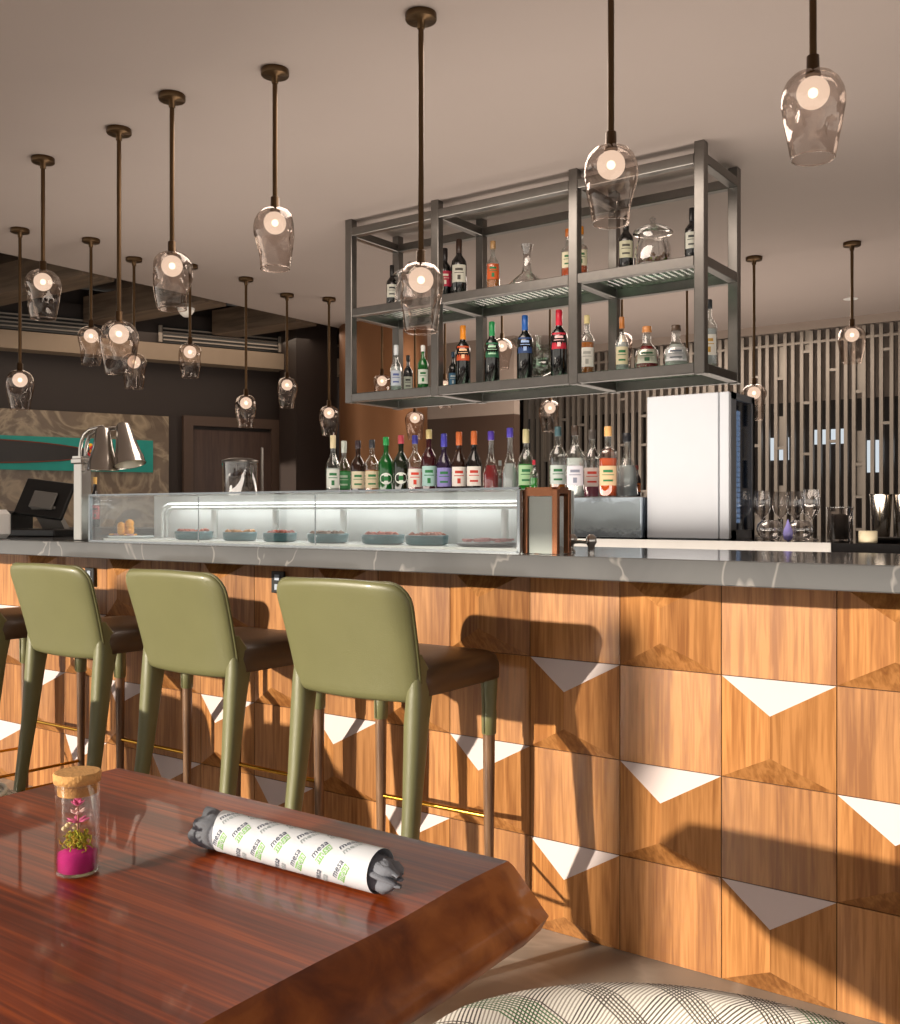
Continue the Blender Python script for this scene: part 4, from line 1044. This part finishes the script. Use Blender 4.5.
MB().lathe([(.075, 0), (.088, .003), (.09, .010), (.086, .011), (.01, .007)], mat('dark plate', '4c4a4a', rough=.3), n=24).build('plate', o)
b = MB(); random.seed(6)
for q in range(22):
    a = random.uniform(0, 6.28); r_ = .07*math.sqrt(random.random()); b.box((r_*math.cos(a), r_*math.sin(a), .015+random.random()*.006), (.035, .016, .006), mat('pink fish', 'c98a86', rough=.35, coat=.3, var=.2), rz=random.uniform(0, 3))
b.build('fish_slices', o)['kind'] = 'stuff'
ORG = mat('orange fruit', 'e8a018', rough=.4, var=.2, vscale=40)
o = thing('garnish_plate', 'orange fruit garnish on ice at the left end of the case', 'garnish', (xat(131, 2.48), 2.48, SLZ+.0135))
MB().lathe([(.08, 0), (.088, .003), (.09, .008), (.01, .008)], mat('ice plate', 'c8d4d6', rough=.2), n=26).build('plate', o)
b = MB()
for q in range(9): b.lathe([(.002, -.016), (.013, -.010), (.017, 0), (.012, .012), (.002, .017)], ORG, c=(.03*math.cos(q*2.1)*(q % 3)*.5, -.01+.028*math.sin(q*2.1)*(q % 3)*.5, .026+.010*(q % 4)), n=10)
for q in range(10): b.box((-.08+q*.014, -.03+.01*(q % 3), .013), (.02, .012, .006), mat('pink fish', 'c98a86') if q % 2 else ORG, rz=q)
b.build('fruit', o)
# copper framed box at the case's right end
kx0, kx1 = xat(522, 2.36), xat(557, 2.36)
o = thing('copper_framed_box', 'small glass box in a copper frame at the right end of the case', 'display box', ((kx0+kx1)/2, 2.36+.04, SLZ+.0005))
kw = kx1-kx0; b = MB()
for sx in (-1, 1):
    for sy in (-1, 1): b.box((sx*(kw/2-.008), sy*.032, .088), (.016, .016, .176), COPPER, bev=.001)
b.box((0, -.032, .170), (kw-.032, .016, .024), COPPER); b.box((0, .032, .170), (kw-.032, .016, .024), COPPER)
for sx in (-1, 1): b.box((sx*(kw/2-.008), 0, .174), (.016, .048, .018), COPPER)
b.build('frame', o)
MB().box((0, -.030, .079), (kw-.034, .004, .156), mat('frosted pane', 'b9c2bb', rough=.25, coat=.5)).build('pane', o)
MB().box((0, .0, .178), (kw-.034, .045, .006), COPPER).build('lid', o)
# tap set right of it
o = thing('tap_set', 'small chrome tap with a glass knob beside the copper framed box', 'tap', (xat(580, 2.50), 2.50, SLZ+.0005))
b = MB(); b.lathe([(.014, 0), (.015, .004), (.008, .01), (.008, .022), (.018, .028), (.020, .042), (.012, .052)], CHROME, c=(-.03, 0, 0), n=16); b.build('valve_knob', o)
b = MB(); b.tube([(-.03, 0, .030), (0, 0, .032), (.03, 0, .030)], .006, CHROME, n=10); b.build('spout', o)
b = MB(); b.lathe([(.010, 0), (.010, .02), (.016, .03), (.014, .045), (.006, .052)], CHROME, c=(.035, 0, 0), n=12); b.build('valve_knob', o)

# ------------------------------------------------------------------ heat lamp, till, bottle on the left
hx, hy = xat(83, 2.43)-.003, 2.43
hl = thing('heat_lamp', 'chrome carving heat lamp with two bell shades on a square post', 'heat lamp', (hx, hy, SLZ+.0005))
b = MB(); b.box((0, 0, .155), (.05, .05, .31), CHROME, bev=.003); b.box((0, 0, .32), (.066, .066, .02), CHROME, bev=.003); b.box((0, 0, .334), (.056, .056, .012), CHROME); b.build('post', hl)
bell = [(.012, .075), (.020, .080), (.026, .072), (.040, .0), (.052, -.052), (.056, -.058), (.060, -.088), (.062, -.092)]
for i, (dx, dy, dz, tl) in enumerate(((.135, 0.0, .372, 0.0), (.215, 0.05, .39, -0.28))):
    sy = -.012 if i == 0 else .014
    pts = []
    for k in range(9):
        u = k/8; a = PI*u; pts.append((dx*(1-math.cos(PI/2*u*1.0)) if False else dx*(u**.9)*.97, sy+(dy-sy)*u, .335+.105*math.sin(min(1, u*1.25)*PI/2)+(.0 if u < .8 else -(u-.8)*.0)))
    b = MB(); b.tube([(0.0, sy, .335), (0.002, sy, .37), (.012, sy, .40), (.032, sy, .428), (.060, sy+(dy-sy)*.4, .445), (dx*.85, dy, .452), (dx, dy, .452)], .0075, CHROME, n=10); arm = b.build('arm', hl)
    M_ = Matrix.Rotation(tl, 3, 'Y')
    b = MB(); b.lathe(bell, CHROME, c=(dx, dy, dz), n=32, M=M_, cap0=True, cap1=False)
    b.lathe([(.059, -.09), (.048, -.05), (.03, .04)], mat('shade inner', 'b0a898', rough=.3, metal=.9), c=(dx, dy, dz), n=32, M=M_, cap0=False, cap1=True)
    b.build('bell_shade', arm)
# till
tx, ty = xat(44, 2.72), 2.72
till = thing('till_terminal', 'black till terminal seen from behind at the left end of the bar', 'till', (tx, ty, SLZ+.0005), math.radians(20))
b = MB(); b.box((0, 0, .018), (.26, .20, .036), BLACK, bev=.006); b.build('base', till)
Mt = Matrix.Rotation(math.radians(-24), 3, 'X') @ Matrix.Rotation(math.radians(7), 3, 'Y')
b = MB(); b.box((.02, -.02, .175), (.27, .022, .185), BLACK, M=Mt, bev=.005); b.build('screen', till)
DK = mat('grey stand plastic', '6d6964', rough=.4)
b = MB(); b.box((.03, -.045, .17), (.13, .012, .085), DK, M=Mt, bev=.004); b.build('stand_plate', till)
b = MB(); b.add([(-.03, -.06, .14), (.10, -.06, .14), (.12, -.01, .036), (.0, -.01, .036), (-.03, -.03, .14), (.10, -.03, .14), (.12, .03, .036), (.0, .03, .036)], [(0, 3, 2, 1), (4, 5, 6, 7), (0, 1, 5, 4), (1, 2, 6, 5), (2, 3, 7, 6), (3, 0, 4, 7)], DK); b.build('stand_neck', till)
b = MB(); b.box((-.17, .0, .06), (.10, .17, .118), BLACK, bev=.01); b.build('printer', till)
o = thing('card_reader', 'white rounded card reader at the left edge of the bar top', 'card reader', (xat(-1, 2.40), 2.40, SLZ+.0005))
MB().box((0, 0, .0625), (.085, .08, .125), WHITE, bev=.02).build('casing', o)
MB().box((0, -.041, .075), (.06, .004, .035), mat('grey display', '6d7478', rough=.2)).build('display', o)
bottle(95, 3.2, 1.15, .26, 'spirit', 'dark', 'e0b060', 'b8202c', 'small dark sauce bottle with red label behind the heat lamp', None, r=.026, dot='3a0a0a')
b = MB(); b.box((-4.0, 3.2, .575), (1.5, .30, 1.15), DWALL); tag(b.build('service_shelf'), 'dark service shelf behind the till and heat lamp', 'shelf')

# ------------------------------------------------------------------ slat screen
SM = mat('champagne metal slat', '8f867c', rough=.38, metal=.6, var=.12, vscale=3)
b = MB(); random.seed(8); ys = 9.0; xs0, xs1 = xat(526, ys), 3.2
x = xs0; w_ = .030; z1 = 2.82; z0 = 0.02
while x < xs1:
    for dx in (0, .082, .15): 
        lo = z0; hi = z1
        b.box((x+dx, ys, (lo+hi)/2), (w_, .05, hi-lo), SM)
    z = random.uniform(.9, 1.4)
    while z < 2.7:
        b.box((x+.041, ys, z), (.05, .045, .024), SM)
        if random.random() < .22: b.box((x+.041, ys+.012, z+.15), (.046, .01, .27), SM)
        z += random.choice([.28, .45, .62])
    x += .218+random.uniform(-.01, .01)
b.box(((xs0+xs1)/2, ys, 2.72), (xs1-xs0, .046, .02), SM)
tag(b.build('slat_screen'), 'tall screen of champagne metal slats with staggered rungs behind the back bar', 'screen')
# daylight windows on the far side, seen through the slats
WE = emis('far daylight', 'dfe8ee', 0.9)
for i, (x, z, w, h) in enumerate(((-3.1, 1.85, .22, .22), (-2.62, 1.95, .34, .14), (-2.2, 1.75, .16, .30), (-3.6, 1.5, .10, .5), (-1.7, 1.8, .2, .2))):
    struct(MB().box((x, 9.885, z), (w, .02, h), WE).build('window_%d' % (i+8)))
# recessed spot in the ceiling near the right edge
b = MB(); b.lathe([(.05, -.004), (.055, -.002), (.055, 0)], WHITE, c=(-2.0, 8.2, H), n=20); tag(b.build('ceiling_spot'), 'tiny round ceiling spot before the slat screen', 'ceiling spot')
